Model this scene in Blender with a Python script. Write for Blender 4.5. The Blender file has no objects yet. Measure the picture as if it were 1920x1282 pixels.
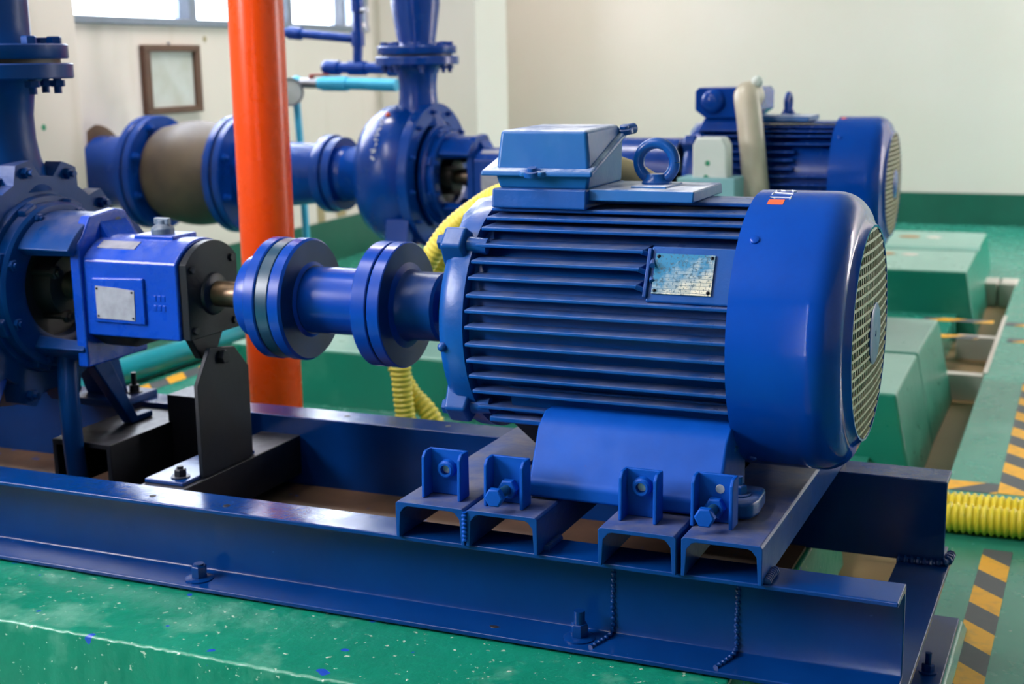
import bpy, bmesh, math, random
from mathutils import Vector, Matrix
random.seed(7)
C = bpy.context.scene.collection
PI = math.pi
sin, cos, rad = math.sin, math.cos, math.radians

# ------------------------------------------------------------------ materials
def nt(name):
    m = bpy.data.materials.new(name); m.use_nodes = True
    n = m.node_tree.nodes; l = m.node_tree.links
    return m, n, l, n['Principled BSDF']

def noise(n, l, vec, scale, detail=4, rough=.55):
    t = n.new('ShaderNodeTexNoise'); t.inputs['Scale'].default_value = scale
    t.inputs['Detail'].default_value = detail; t.inputs['Roughness'].default_value = rough
    l.new(vec, t.inputs['Vector']); return t.outputs['Fac']

def ramp(n, l, fac, a, b, ca=(0, 0, 0, 1), cb=(1, 1, 1, 1)):
    r = n.new('ShaderNodeValToRGB'); e = r.color_ramp.elements
    e[0].position = a; e[1].position = b; e[0].color = ca; e[1].color = cb
    l.new(fac, r.inputs['Fac']); return r.outputs['Color']

def mix(n, l, fac, a, b):
    x = n.new('ShaderNodeMix'); x.data_type = 'RGBA'
    for sock, v in ((x.inputs[0], fac), (x.inputs[6], a), (x.inputs[7], b)):
        if hasattr(v, 'is_output'): l.new(v, sock)
        elif isinstance(v, (tuple, list)): sock.default_value = (*v[:3], 1)
        else: sock.default_value = v
    return x.outputs[2]

def math_node(n, l, op, a, b=None):
    x = n.new('ShaderNodeMath'); x.operation = op
    for i, v in enumerate((a, b)):
        if v is None: continue
        if hasattr(v, 'is_output'): l.new(v, x.inputs[i])
        else: x.inputs[i].default_value = v
    return x.outputs[0]

def paint(name, col, col2=None, rough=.3, scale=6, metallic=0, bump=.0, bscale=60, chips=None, chip_amt=.68, chip_scale=40,
          dust=None, dust_amt=.5, coat=0, rvar=.12, spec=.5):
    m, n, l, p = nt(name)
    tc = n.new('ShaderNodeTexCoord').outputs['Object']
    f = noise(n, l, tc, scale, 5)
    c = mix(n, l, ramp(n, l, f, .3, .7), col, col2 or tuple(v * .75 for v in col))
    if chips:
        g = noise(n, l, tc, chip_scale, 3, .6)
        c = mix(n, l, ramp(n, l, g, chip_amt, chip_amt + .03), c, chips)
    if dust:
        geo = n.new('ShaderNodeNewGeometry'); s = n.new('ShaderNodeSeparateXYZ')
        l.new(geo.outputs['Normal'], s.inputs[0])
        g = noise(n, l, tc, 14, 6, .65)
        up = ramp(n, l, s.outputs['Z'], .6, .95)
        d = math_node(n, l, 'MULTIPLY', up, math_node(n, l, 'MULTIPLY', ramp(n, l, g, .35, .65), dust_amt))
        c = mix(n, l, d, c, dust)
    l.new(c, p.inputs['Base Color'])
    r = math_node(n, l, 'ADD', rough, math_node(n, l, 'MULTIPLY', math_node(n, l, 'SUBTRACT', noise(n, l, tc, scale * 3, 4), .5), rvar * 2))
    l.new(r, p.inputs['Roughness'])
    p.inputs['Metallic'].default_value = metallic
    p.inputs['Specular IOR Level'].default_value = spec
    p.inputs['Coat Weight'].default_value = coat
    p.inputs['Coat Roughness'].default_value = .12
    if bump:
        b = n.new('ShaderNodeBump'); b.inputs['Strength'].default_value = bump; b.inputs['Distance'].default_value = .002
        l.new(noise(n, l, tc, bscale, 4), b.inputs['Height']); l.new(b.outputs[0], p.inputs['Normal'])
    return m

M = {}
M['cover'] = paint('royal_blue_gloss_paint', (.0012, .056, .385), (.001, .044, .32), .12, 5, bump=.03, bscale=25, rvar=.04, chips=(.01, .13, .50), chip_amt=.74, chip_scale=30, spec=.25)
M['motor'] = paint('cast_blue_paint', (.0012, .066, .30), (.001, .048, .22), .32, 8, bump=.25, bscale=110, coat=.1, dust=(.30, .30, .34), dust_amt=.35, spec=.25)
M['box'] = paint('dusty_blue_paint', (.004, .080, .29), (.005, .09, .28), .36, 10, bump=.15, bscale=120, dust=(.80, .82, .92), dust_amt=1, spec=.25)
M['couple'] = paint('turned_blue_paint', (.0015, .050, .36), (.001, .040, .29), .24, 5, rvar=.06, spec=.25)
M['frame'] = paint('frame_blue_paint', (.001, .036, .19), (.0008, .026, .14), .2, 5, bump=.15, bscale=40, chips=(.01, .06, .25), chip_amt=.74, chip_scale=55, spec=.25)
M['rail'] = paint('dirty_rail_paint', (.0015, .048, .25), (.001, .034, .17), .34, 8, bump=.3, bscale=60, dust=(.16, .15, .18), dust_amt=.75, chips=(.10, .06, .04), chip_amt=.72, chip_scale=35, spec=.25)
M['pump'] = paint('pump_blue_paint', (.001, .042, .20), (.001, .030, .15), .32, 7, bump=.3, bscale=70, dust=(.28, .24, .26), dust_amt=.3, spec=.14)
M['pump2'] = paint('far_pump_blue_paint', (.001, .050, .33), (.001, .038, .26), .24, 7, bump=.15, bscale=50, spec=.3)
M['house'] = paint('bright_blue_paint', (.0015, .050, .43), (.001, .042, .36), .28, 7, bump=.35, bscale=60, coat=.15, dust=(.30, .34, .55), dust_amt=.35, spec=.25)
M['dark'] = paint('grimy_dark_steel', (.005, .008, .014), (.010, .011, .016), .42, 12, bump=.2, bscale=60, dust=(.12, .12, .15), dust_amt=.5, spec=.25)
M['plate'] = paint('dark_blue_grime_plate', (.006, .012, .022), (.011, .011, .013), .45, 5, bump=.15, spec=.15)
M['black'] = paint('black_oily_metal', (.006, .007, .010), (.02, .014, .010), .5, 20)
M['side_shade'] = paint('shade_and_grease_blue', (.003, .028, .11), (.010, .022, .06), .35, 14, spec=.15)  # shade plus some grease put into the colour
M['rubber'] = paint('dark_rubber_ring', (.006, .05, .10), (.008, .035, .07), .3, 9, rvar=.05)
M['joint'] = paint('worn_rubber_joint', (.055, .040, .034), (.12, .085, .05), .55, 5)
M['steel'] = paint('bare_shaft_steel', (.28, .18, .10), (.12, .09, .07), .35, 20, metallic=.8)
M['plate_metal'] = paint('worn_nameplate_metal', (.42, .42, .50), (.30, .30, .36), .38, 40, metallic=.35, chips=(.45, .10, .06), chip_amt=.70, chip_scale=25)
M['gray_cap'] = paint('grey_plug_paint', (.10, .14, .20), (.07, .10, .16), .4, 20, dust=(.3, .3, .33), dust_amt=.5)
M['orange'] = paint('orange_pipe_paint', (.92, .075, .002), (.86, .065, .002), .28, 4, bump=.08, bscale=14, rvar=.08, spec=.35)
M['yellow'] = paint('yellow_corrugated_plastic', (.86, .70, .10), (.82, .64, .08), .4, 8)
M['yellow2'] = paint('painted_yellow_corrugated_plastic', (.92, .74, .05), (.88, .68, .04), .4, 8, chips=(.01, .20, .10), chip_amt=.64, chip_scale=14)
M['cyan'] = paint('cyan_plastic_pipe', (.005, .33, .42), (.004, .28, .36), .35, 8)
M['sky_pipe'] = paint('light_blue_plastic_pipe', (.06, .50, .78), (.05, .45, .70), .35, 8)
M['beige'] = paint('beige_conduit_plastic', (.60, .54, .42), (.50, .44, .33), .42, 8, chips=(.35, .30, .22), chip_amt=.66, chip_scale=12)
M['tan'] = paint('tan_flexible_sleeve', (.42, .33, .17), (.36, .28, .15), .5, 8)
M['white'] = paint('white_box_plastic', (.72, .76, .72), (.62, .68, .64), .45, 8)
M['pale_teal'] = paint('pale_teal_paint', (.25, .50, .55), (.2, .44, .48), .45, 8)
M['strip'] = paint('worn_strip_paint', (.17, .42, .35), None, .4)
M['greendot'] = paint('green_mark_paint', (.01, .28, .14), None, .4)
M['sticker'] = paint('orange_sticker', (.85, .12, .03), (.75, .10, .03), .5, 30)
M['chalk'] = paint('white_paint_marker', (.78, .80, .85), None, .6)
M['cream_mesh'] = paint('cream_grille_wire', (.56, .50, .36), (.42, .33, .19), .45, 30)
M['brown_wood'] = paint('brown_picture_frame', (.12, .055, .03), (.09, .04, .024), .45, 12)
M['paper'] = paint('faded_notice_paper', (.62, .64, .62), (.50, .50, .44), .6, 7)
M['alu'] = paint('grey_window_frame_paint', (.22, .25, .31), (.18, .21, .27), .45, 5)
M['clamp_blue'] = paint('bright_frame_blue', (.001, .070, .40), (.001, .056, .33), .46, 12, bump=.1, bscale=80, chips=(.12, .06, .04), chip_amt=.74, chip_scale=40, spec=.16)
M['grey_fit'] = paint('grey_metal_fitting', (.30, .30, .32), (.2, .2, .22), .35, 20, metallic=.6)
M['red_handle'] = paint('faded_red_handle', (.35, .06, .05), None, .5)

def floor_green(name, a, b, rough, speck=None, blue=False, speck_amt=.66, sscale=55, bump=.15, worn=None, top=None):
    m, n, l, p = nt(name)
    tc = n.new('ShaderNodeTexCoord').outputs['Object']
    c = mix(n, l, ramp(n, l, noise(n, l, tc, 3.5, 6), .35, .65), a, b)
    if worn:
        c = mix(n, l, math_node(n, l, 'MULTIPLY', ramp(n, l, noise(n, l, tc, 5, 5, .6), .56, .70), .6), c, worn)
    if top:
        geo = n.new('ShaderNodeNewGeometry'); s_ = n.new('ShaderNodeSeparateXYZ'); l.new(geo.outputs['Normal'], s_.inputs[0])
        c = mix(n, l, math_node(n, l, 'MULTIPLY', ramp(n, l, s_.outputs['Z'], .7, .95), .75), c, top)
    if speck:
        c = mix(n, l, ramp(n, l, noise(n, l, tc, sscale, 3, .6), speck_amt, speck_amt + .035), c, speck)
    if blue:
        c = mix(n, l, ramp(n, l, noise(n, l, tc, 24, 1, .4), .735, .745), c, (.01, .06, .42))
    l.new(c, p.inputs['Base Color'])
    r = math_node(n, l, 'ADD', rough - .08, math_node(n, l, 'MULTIPLY', noise(n, l, tc, 12, 4), .16))
    l.new(r, p.inputs['Roughness'])
    if bump:
        bp = n.new('ShaderNodeBump'); bp.inputs['Strength'].default_value = bump; bp.inputs['Distance'].default_value = .004
        l.new(noise(n, l, tc, 45, 5), bp.inputs['Height']); l.new(bp.outputs[0], p.inputs['Normal'])
    return m
M['plinth'] = floor_green('green_plinth_paint', (.003, .215, .13), (.004, .175, .105), .34, (.40, .50, .40), True, .655, 70, .5, worn=(.16, .40, .30))
M['plinth2'] = floor_green('green_block_paint', (.005, .20, .13), (.006, .18, .115), .30, None, False, bump=.1, worn=(.05, .28, .19), top=(.33, .55, .47))  # pale top colour stands in for grazing glare on up-facing sides
M['floor'] = floor_green('green_floor_paint', (.025, .265, .19), (.035, .29, .21), .26, None, False, bump=.08, worn=(.10, .36, .28))
M['band'] = floor_green('dark_green_wall_paint', (.003, .105, .065), (.003, .09, .055), .4, None, False, bump=.05)

def wall_mat(name, a, b, stains=False):
    m, n, l, p = nt(name)
    tc = n.new('ShaderNodeTexCoord').outputs['Object']
    c = mix(n, l, ramp(n, l, noise(n, l, tc, 1.3, 5), .3, .7), a, b)
    if stains:
        mp = n.new('ShaderNodeMapping'); mp.inputs['Scale'].default_value = (6, 6, .9); l.new(tc, mp.inputs[0])
        c = mix(n, l, math_node(n, l, 'MULTIPLY', ramp(n, l, noise(n, l, mp.outputs[0], 1, 4), .6, .8), .35), c, (.45, .36, .22))
    l.new(c, p.inputs['Base Color']); p.inputs['Roughness'].default_value = .6
    return m
M['wall'] = wall_mat('cream_wall_paint', (.79, .70, .64), (.75, .66, .59), True)
M['wall2'] = wall_mat('pale_cream_wall_paint', (.81, .75, .70), (.78, .72, .65))
M['ceiling'] = wall_mat('grey_ceiling_board', (.42, .43, .42), (.40, .40, .40))
M['wall3'] = wall_mat('dark_grey_wall_paint', (.10, .105, .11), (.09, .09, .10))
M['trench'] = wall_mat('bare_brown_concrete', (.44, .28, .13), (.30, .18, .08), True)
M['pit'] = paint('rusty_dirt_floor', (.15, .075, .035), (.05, .03, .02), .6, 6, chips=(.02, .05, .2), chip_amt=.66, chip_scale=16)
M['white_conc'] = wall_mat('whitewashed_concrete_lip', (.70, .64, .58), (.60, .52, .45))

m, n, l, p = nt('yellow_black_hazard_tape')
tc = n.new('ShaderNodeTexCoord').outputs['Object']; s = n.new('ShaderNodeSeparateXYZ'); l.new(tc, s.inputs[0])
v = math_node(n, l, 'SUBTRACT', s.outputs['X'], math_node(n, l, 'MULTIPLY', s.outputs['Y'], 1.0))
v = math_node(n, l, 'FRACT', math_node(n, l, 'MULTIPLY', v, 1 / .195))
c = mix(n, l, math_node(n, l, 'GREATER_THAN', v, .5), (.085, .09, .10), (.95, .46, .02))
c = mix(n, l, math_node(n, l, 'MULTIPLY', ramp(n, l, noise(n, l, tc, 30, 5), .5, .8), .4), c, (.14, .13, .12))
l.new(c, p.inputs['Base Color']); p.inputs['Roughness'].default_value = .5
M['tape'] = m

m, n, l, p = nt('printed_rating_plate')
tc = n.new('ShaderNodeTexCoord').outputs['Object']
mp = n.new('ShaderNodeMapping'); mp.inputs['Rotation'].default_value = (-PI / 2 + .44, 0, 0); l.new(tc, mp.inputs[0])
br = n.new('ShaderNodeTexBrick'); br.inputs['Scale'].default_value = 1; br.inputs['Brick Width'].default_value = .0155
br.inputs['Row Height'].default_value = .0062; br.inputs['Mortar Size'].default_value = .00035
br.inputs['Color1'].default_value = (.62, .58, .46, 1); br.inputs['Color2'].default_value = (.30, .29, .22, 1); br.inputs['Mortar'].default_value = (.06, .10, .12, 1)
br.inputs['Bias'].default_value = -.4; br.offset = .37; br.squash = 1.6
l.new(mp.outputs[0], br.inputs['Vector'])
s = n.new('ShaderNodeSeparateXYZ'); l.new(tc, s.inputs[0])
wash = math_node(n, l, 'ADD', math_node(n, l, 'MULTIPLY', s.outputs['Z'], 11), math_node(n, l, 'MULTIPLY', s.outputs['X'], -5))
wash = math_node(n, l, 'ADD', wash, math_node(n, l, 'SUBTRACT', noise(n, l, tc, 60, 5), .1))
c = mix(n, l, ramp(n, l, wash, -.12, .55), br.outputs['Color'], (.006, .15, .30))
c = mix(n, l, math_node(n, l, 'MULTIPLY', ramp(n, l, noise(n, l, tc, 230, 2), .56, .62), .75), c, (.03, .07, .10))
l.new(c, p.inputs['Base Color']); p.inputs['Roughness'].default_value = .35; p.inputs['Metallic'].default_value = .2
M['rating'] = m

m, n, l, p = nt('window_glass')
p.inputs['Base Color'].default_value = (.80, .88, .95, 1); p.inputs['Roughness'].default_value = .02
p.inputs['Transmission Weight'].default_value = 1; p.inputs['IOR'].default_value = 1.05
M['glass'] = m
m, n, l, p = nt('tinted_sash_glass')
p.inputs['Base Color'].default_value = (.30, .36, .42, 1); p.inputs['Roughness'].default_value = .05
p.inputs['Transmission Weight'].default_value = 1; p.inputs['IOR'].default_value = 1.05
M['glass2'] = m

# ------------------------------------------------------------------ mesh helpers (world coordinates)
ORG = {}
def obj(name, bm, mat, parent=None, bevel=0, seg=2, smooth=True, angle=35, T=None, sub=0):
    """link bm as one mesh object, origin at its bounding-box centre"""
    if T is not None: bmesh.ops.transform(bm, matrix=T, verts=bm.verts)
    bmesh.ops.recalc_face_normals(bm, faces=bm.faces)
    if bm.verts:
        lo = Vector([min(v.co[i] for v in bm.verts) for i in range(3)]); hi = Vector([max(v.co[i] for v in bm.verts) for i in range(3)])
        c = (lo + hi) / 2
    else: c = Vector((0, 0, 0))
    bmesh.ops.translate(bm, vec=-c, verts=bm.verts)
    me = bpy.data.meshes.new(name); bm.to_mesh(me); bm.free()
    if smooth:
        me.polygons.foreach_set('use_smooth', [True] * len(me.polygons)); me.set_sharp_from_angle(angle=rad(angle))
    me.materials.append(M[mat] if isinstance(mat, str) else mat)
    o = bpy.data.objects.new(name, me); C.objects.link(o)
    pw = ORG[parent.name] if parent else Vector((0, 0, 0))
    o.parent = parent; o.location = c - pw; ORG[o.name] = c
    if bevel:
        b = o.modifiers.new('bevel', 'BEVEL'); b.width = bevel; b.segments = seg; b.limit_method = 'ANGLE'; b.angle_limit = rad(40); b.harden_normals = True
    return o

def thing(name, label, cat, loc, group=None):
    o = bpy.data.objects.new(name, None); C.objects.link(o); o.location = loc; o.empty_display_size = .05
    ORG[o.name] = Vector(loc); o['label'] = label; o['category'] = cat
    if group: o['group'] = group
    return o
def tag(o, label, cat, group=None):
    o['label'] = label; o['category'] = cat
    if group: o['group'] = group
    return o
def struct(o): o['kind'] = 'structure'; return o

def B(): return bmesh.new()
def box(bm, x0, x1, y0, y1, z0, z1):
    vs = [bm.verts.new((x, y, z)) for x in (x0, x1) for y in (y0, y1) for z in (z0, z1)]
    for f in ((0, 1, 3, 2), (4, 6, 7, 5), (0, 4, 5, 1), (2, 3, 7, 6), (0, 2, 6, 4), (1, 5, 7, 3)): bm.faces.new([vs[i] for i in f])
    return bm
def hexa(bm, b, t):
    """frustum from bottom quad b to top quad t"""
    vb = [bm.verts.new(v) for v in b]; vt = [bm.verts.new(v) for v in t]
    bm.faces.new(vb[::-1]); bm.faces.new(vt)
    for i in range(len(b)): j = (i + 1) % len(b); bm.faces.new((vb[i], vb[j], vt[j], vt[i]))
    return bm
def frame_of(d):
    d = Vector(d).normalized(); u = d.orthogonal().normalized()
    if abs(d.x) > .9: u = Vector((0, 1, 0))
    elif abs(d.y) > .9: u = Vector((1, 0, 0))
    else: u = Vector((1, 0, 0)) if abs(d.x) < .5 else Vector((0, 1, 0))
    u = (u - d * u.dot(d)).normalized()
    return d, u, d.cross(u)
def lathe(bm, o, d, prof, n=48, a0=0, a1=2 * PI, cap=True):
    """revolve profile [(s, r)] about the line from o along d"""
    d, u, w = frame_of(d); o = Vector(o); full = abs(a1 - a0 - 2 * PI) < 1e-6
    k = n if full else n + 1; rings = []
    for s, r in prof:
        if r < 1e-6: rings.append([bm.verts.new(o + d * s)] * k); continue
        rings.append([bm.verts.new(o + d * s + (u * cos(a0 + (a1 - a0) * i / n) + w * sin(a0 + (a1 - a0) * i / n)) * r) for i in range(k)])
    for A, Bq in zip(rings, rings[1:]):
        for i in range(n):
            j = (i + 1) % k
            f = []
            for v in (A[i], A[j], Bq[j], Bq[i]):
                if v not in f: f.append(v)
            if len(f) > 2:
                try: bm.faces.new(f)
                except ValueError: pass
    if cap and full:
        for R in (rings[0], rings[-1]):
            if R[0] is not R[1]:
                try: bm.faces.new(R)
                except ValueError: pass
    return bm
def cyl(bm, a, b, r, r2=None, n=24):
    a, b = Vector(a), Vector(b)
    return lathe(bm, a, b - a, [(0, r), ((b - a).length, r if r2 is None else r2)], n)
def hexn(bm, p, d, r, h):
    return lathe(bm, p, d, [(0, r), (h * .86, r), (h, r * .86)], 6)
def bolt(bm, p, d, r, h, stud=0, washer=True):
    """washer, hexagon head or nut, and a stud end"""
    p = Vector(p); d = Vector(d).normalized()
    if washer: lathe(bm, p, d, [(0, r * 1.5), (h * .18, r * 1.5)], 20); p = p + d * h * .18
    hexn(bm, p, d, r, h)
    if stud: cyl(bm, p + d * h * .9, p + d * (h + stud), r * .52, n=12)
    return bm
def prism(bm, pts, ax, a, b):
    """extrude polygon (2-D points in the two other axes) along axis ax from a to b"""
    def P(u, v, w): return {'x': (w, u, v), 'y': (u, w, v), 'z': (u, v, w)}[ax]
    A = [bm.verts.new(P(u, v, a)) for u, v in pts]; Bq = [bm.verts.new(P(u, v, b)) for u, v in pts]
    bm.faces.new(A); bm.faces.new(Bq[::-1])
    for i in range(len(pts)): j = (i + 1) % len(pts); bm.faces.new((A[i], Bq[i], Bq[j], A[j]))
    return bm
def smooth_path(pts, step=.02):
    P = [Vector(p) for p in pts]; P = [P[0] * 2 - P[1]] + P + [P[-1] * 2 - P[-2]]; out = []
    for i in range(1, len(P) - 2):
        k = max(2, int((P[i + 1] - P[i]).length / step))
        for j in range(k):
            t = j / k
            out.append(.5 * ((2 * P[i]) + (P[i + 1] - P[i - 1]) * t + (2 * P[i - 1] - 5 * P[i] + 4 * P[i + 1] - P[i + 2]) * t * t + (3 * P[i] - P[i - 1] - 3 * P[i + 1] + P[i + 2]) * t ** 3))
    return out + [P[-2]]
def tube(bm, pts, r, n=16, step=.02, rib=0, pitch=.014, smooth=True):
    pts = smooth_path(pts, pitch / 8 if rib else step) if smooth else [Vector(p) for p in pts]
    rings = []; up = None; L = 0
    for i, p in enumerate(pts):
        d = (pts[min(i + 1, len(pts) - 1)] - pts[max(i - 1, 0)]).normalized()
        if up is None: up = frame_of(d)[1]
        up = (up - d * up.dot(d)).normalized(); w = d.cross(up)
        if i: L += (p - pts[i - 1]).length
        rr = r * (1 + rib * max(-1, min(1, 1.7 * sin(2 * PI * L / pitch)))) if rib else r
        rings.append([bm.verts.new(p + (up * cos(2 * PI * k / n) + w * sin(2 * PI * k / n)) * rr) for k in range(n)])
    for A, Bq in zip(rings, rings[1:]):
        for k in range(n): j = (k + 1) % n; bm.faces.new((A[k], A[j], Bq[j], Bq[k]))
    bm.faces.new(rings[0]); bm.faces.new(rings[-1]); return bm
def ball(bm, c, r, sx=1, sy=1, sz=1, n=16):
    bmesh.ops.create_uvsphere(bm, u_segments=n, v_segments=n // 2, radius=r, matrix=Matrix.Translation(c) @ Matrix.Diagonal((sx, sy, sz, 1)))
    return bm
def channel(y0, y1, z0, z1, t, tw, side):
    """C-section outline in (y, z); web on side +1 (y1) or -1 (y0), tapered flanges with a fillet"""
    f = .010
    if side > 0:
        return [(y0, z0), (y1, z0), (y1, z1), (y0, z1), (y0, z1 - t), (y1 - tw - f, z1 - t - .003), (y1 - tw - .003, z1 - t - .006), (y1 - tw, z1 - t - f - .004),
                (y1 - tw, z0 + t + f + .004), (y1 - tw - .003, z0 + t + .006), (y1 - tw - f, z0 + t + .003), (y0, z0 + t)]
    return [(y1, z1), (y0, z1), (y0, z0), (y1, z0), (y1, z0 + t), (y0 + tw + f, z0 + t + .003), (y0 + tw, z0 + t + f + .004), (y0 + tw, z1 - t - f - .004), (y0 + tw + f, z1 - t - .003), (y1, z1 - t)]

# ------------------------------------------------------------------ camera
cam = bpy.data.cameras.new('camera'); co = bpy.data.objects.new('camera', cam); C.objects.link(co)
yaw, pitch, roll = CAMROT = (.4134, -.2012, -.0174)
f = Vector((-sin(yaw) * cos(pitch), cos(yaw) * cos(pitch), sin(pitch))); r0 = Vector((cos(yaw), sin(yaw), 0)); u0 = r0.cross(f)
r = cos(roll) * r0 + sin(roll) * u0; u = -sin(roll) * r0 + cos(roll) * u0
mw = Matrix((r, u, -f)).transposed().to_4x4(); mw.translation = Vector((.2470, -1.9507, .9456)); co.matrix_world = mw
cam.sensor_fit = 'HORIZONTAL'; cam.sensor_width = 36; cam.lens = 2575.57 / 1920 * 36; cam.clip_start = .02; cam.clip_end = 80
cam.dof.use_dof = True; cam.dof.focus_distance = 2.12; cam.dof.aperture_fstop = 5.0
bpy.context.scene.camera = co

# ------------------------------------------------------------------ the room
FZ = -.15
bm = B()
hexa(bm, [(-.03, -4, -.32), (5, -4, -.32), (5, 7.45, -.32), (-.20, 7.45, -.32)], [(-.011, -4, FZ), (5, -4, FZ), (5, 7.45, FZ), (-.19, 7.45, FZ)])
hexa(bm, [(-4.6, -4, -.32), (-.31, -4, -.32), (-.34, 7.45, -.32), (-4.6, 7.45, -.32)], [(-4.6, -4, FZ), (-.31, -4, FZ), (-.34, 7.45, FZ), (-4.6, 7.45, FZ)])
hexa(bm, [(-.35, 5.2, -.32), (-.14, 5.2, -.32), (-.14, 7.45, -.32), (-.35, 7.45, -.32)], [(-.35, 5.2, FZ - .001), (-.14, 5.2, FZ - .001), (-.14, 7.45, FZ - .001), (-.35, 7.45, FZ - .001)])
struct(obj('floor', bm, 'floor'))
struct(obj('trim_1', hexa(B(), [(-.35, -4, -.32), (.02, -4, -.32), (-.12, 5.3, -.32), (-.40, 5.3, -.32)], [(-.35, -4, -.26), (.02, -4, -.26), (-.12, 5.3, -.26), (-.40, 5.3, -.26)]), 'trench'))
HC = 3.3
def wall_quad(bm, a, b, t, z0, z1):
    """wall slab from a to b (xy), thickness t to the right-hand side of a->b"""
    a, b = Vector((*a, 0)), Vector((*b, 0)); d = (b - a).normalized(); nn = Vector((d.y, -d.x, 0)) * t
    q = [a, b, b + nn, a + nn]
    return hexa(bm, [(p.x, p.y, z0) for p in q], [(p.x, p.y, z1) for p in q])
LA, LB = Vector((-3.245, -4, 0)), Vector((-3.98, 7.5, 0))           # foot line of the left wall
def onleft(y): return LA.x + (LB.x - LA.x) * (y - LA.y) / (LB.y - LA.y)
W1 = (2.35, 5.32, 1.185, 2.95)                                       # visible window: y0, y1, z0, z1
W1B = (-2.7, -1.0, 1.3, 2.7)                                          # window further along the same wall, outside the picture
bm = B()
def lw(y0, y1, z0, z1): wall_quad(bm, (onleft(y1), y1), (onleft(y0), y0), .2, z0, z1)
lw(-4, 7.5, FZ - .1, .95); lw(W1B[1], W1[0], .95, HC); lw(-4, W1B[0], .95, HC); lw(W1B[0], W1B[1], .95, W1B[2]); W1C = (6.0, 6.3)  # last one: unseen opening behind the column, added to brighten the back beam's reflections
lw(W1[1], W1C[0], .95, HC); lw(W1C[1], 7.5, .95, HC); lw(*W1C, .95, W1[2]); lw(*W1C, W1[3], HC)
lw(W1B[0], W1B[1], W1B[3], HC); lw(W1[0], W1[1], .95, W1[2] - .05); lw(W1[0], W1[1], W1[3], HC)
struct(obj('wall_left', bm, 'wall'))
struct(obj('wall_back', box(B(), -4.6, 5.2, 7.45, 7.65, FZ - .1, HC), 'wall2'))
bm = B()   # wall behind the camera, with a window band and a door opening
RW = [(-.58, -.30, -.1, 3.0)]
xs = -4.2
for x0, x1, z0, z1 in RW:
    box(bm, xs, x0, -4.2, -4, FZ - .1, HC); box(bm, x0, x1, -4.2, -4, z1, HC)
    if z0 > 0: box(bm, x0, x1, -4.2, -4, FZ - .1, z0)
    xs = x1
wf = bpy.data.objects.new('window_2', None); C.objects.link(wf); wf.location = (-.44, -4.1, 1.3); ORG['window_2'] = Vector(wf.location); struct(wf)
box(bm, xs, 5.2, -4.2, -4, FZ - .1, HC)
struct(obj('wall_front', bm, 'wall3'))
for x in (-.58, -.455, -.33): obj('window_frame', box(B(), x, x + .03, -4.08, -4.03, -.1, 3.0), 'alu', wf)
for z in (-.1, .35, .8, 1.25, 1.7, 2.15, 2.6, 2.95): obj('window_mullion', box(B(), -.58, -.30, -4.08, -4.03, z, z + .05), 'alu', wf)
obj('window_pane', box(B(), -.56, -.32, -4.06, -4.055, -.06, 2.96), 'glass', wf, smooth=False)
bm = B()
RX = (6.6, 7.3, .4, 2.9)
box(bm, 5, 5.2, -4.2, RX[0], FZ - .1, HC); box(bm, 5, 5.2, RX[1], 7.65, FZ - .1, HC); box(bm, 5, 5.2, RX[0], RX[1], FZ - .1, RX[2]); box(bm, 5, 5.2, RX[0], RX[1], RX[3], HC)
struct(obj('wall_right', bm, 'wall2'))
struct(obj('ceiling', box(B(), -4.6, 5.2, -4.2, 7.65, HC, HC + .15), 'ceiling'))
# green painted skirting bands
struct(obj('baseboard_back', box(B(), -3.83, 5, 7.435, 7.45, FZ, .055), 'band'))
bm = B(); q = [(onleft(5.5) + .0, 5.5), (onleft(-4), -4)]
hexa(bm, [(q[0][0], q[0][1], FZ), (q[1][0], q[1][1], FZ), (q[1][0] + .015, q[1][1], FZ), (q[0][0] + .015, q[0][1], FZ)],
     [(q[0][0], q[0][1], .085), (q[1][0], q[1][1], .085), (q[1][0] + .015, q[1][1], .085), (q[0][0] + .015, q[0][1], .085)])
struct(obj('baseboard_left', bm, 'band'))
# corner column and the nearer column on the left wall
struct(obj('wall_column_corner', box(B(), onleft(5.5) - .02, -3.22, 5.5, 5.95, FZ, HC), 'wall2'))
bm = box(B(), -3.9, -3.42, 1.35, 2.32, FZ, HC)
struct(obj('wall_column_left', bm, 'wall', bevel=.012))
# window
def win_rect(bm, y0, y1, z0, z1, dx0, dx1):
    q = lambda y, dx: (onleft(y) + dx, y)
    a, b, c_, d = q(y0, dx0), q(y1, dx0), q(y1, dx1), q(y0, dx1)
    return hexa(bm, [(*p, z0) for p in (a, b, c_, d)], [(*p, z1) for p in (a, b, c_, d)])
wn = bpy.data.objects.new('window_1', None); C.objects.link(wn); wn.location = (onleft(3.8), 3.8, W1[2]); ORG['window_1'] = Vector(wn.location); struct(wn)
bm = B()
win_rect(bm, W1[0], W1[1], W1[2] - .055, W1[2] - .022, -.12, .02)
win_rect(bm, W1[0], W1[1], W1[3] - .05, W1[3], -.12, .01)
for y0, y1 in ((W1[0], W1[0] + .05), (W1[1] - .05, W1[1])): win_rect(bm, y0, y1, W1[2], W1[3], -.12, .015)
obj('window_frame', bm, 'alu', wn, bevel=.004)
for y0, y1 in ((3.45, 3.51), (4.38, 4.43), (5.02, 5.05)):
    obj('window_mullion', win_rect(B(), y0, y1, W1[2] - .022, W1[3] - .05, -.09, 0), 'alu', wn, bevel=.003)
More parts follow.
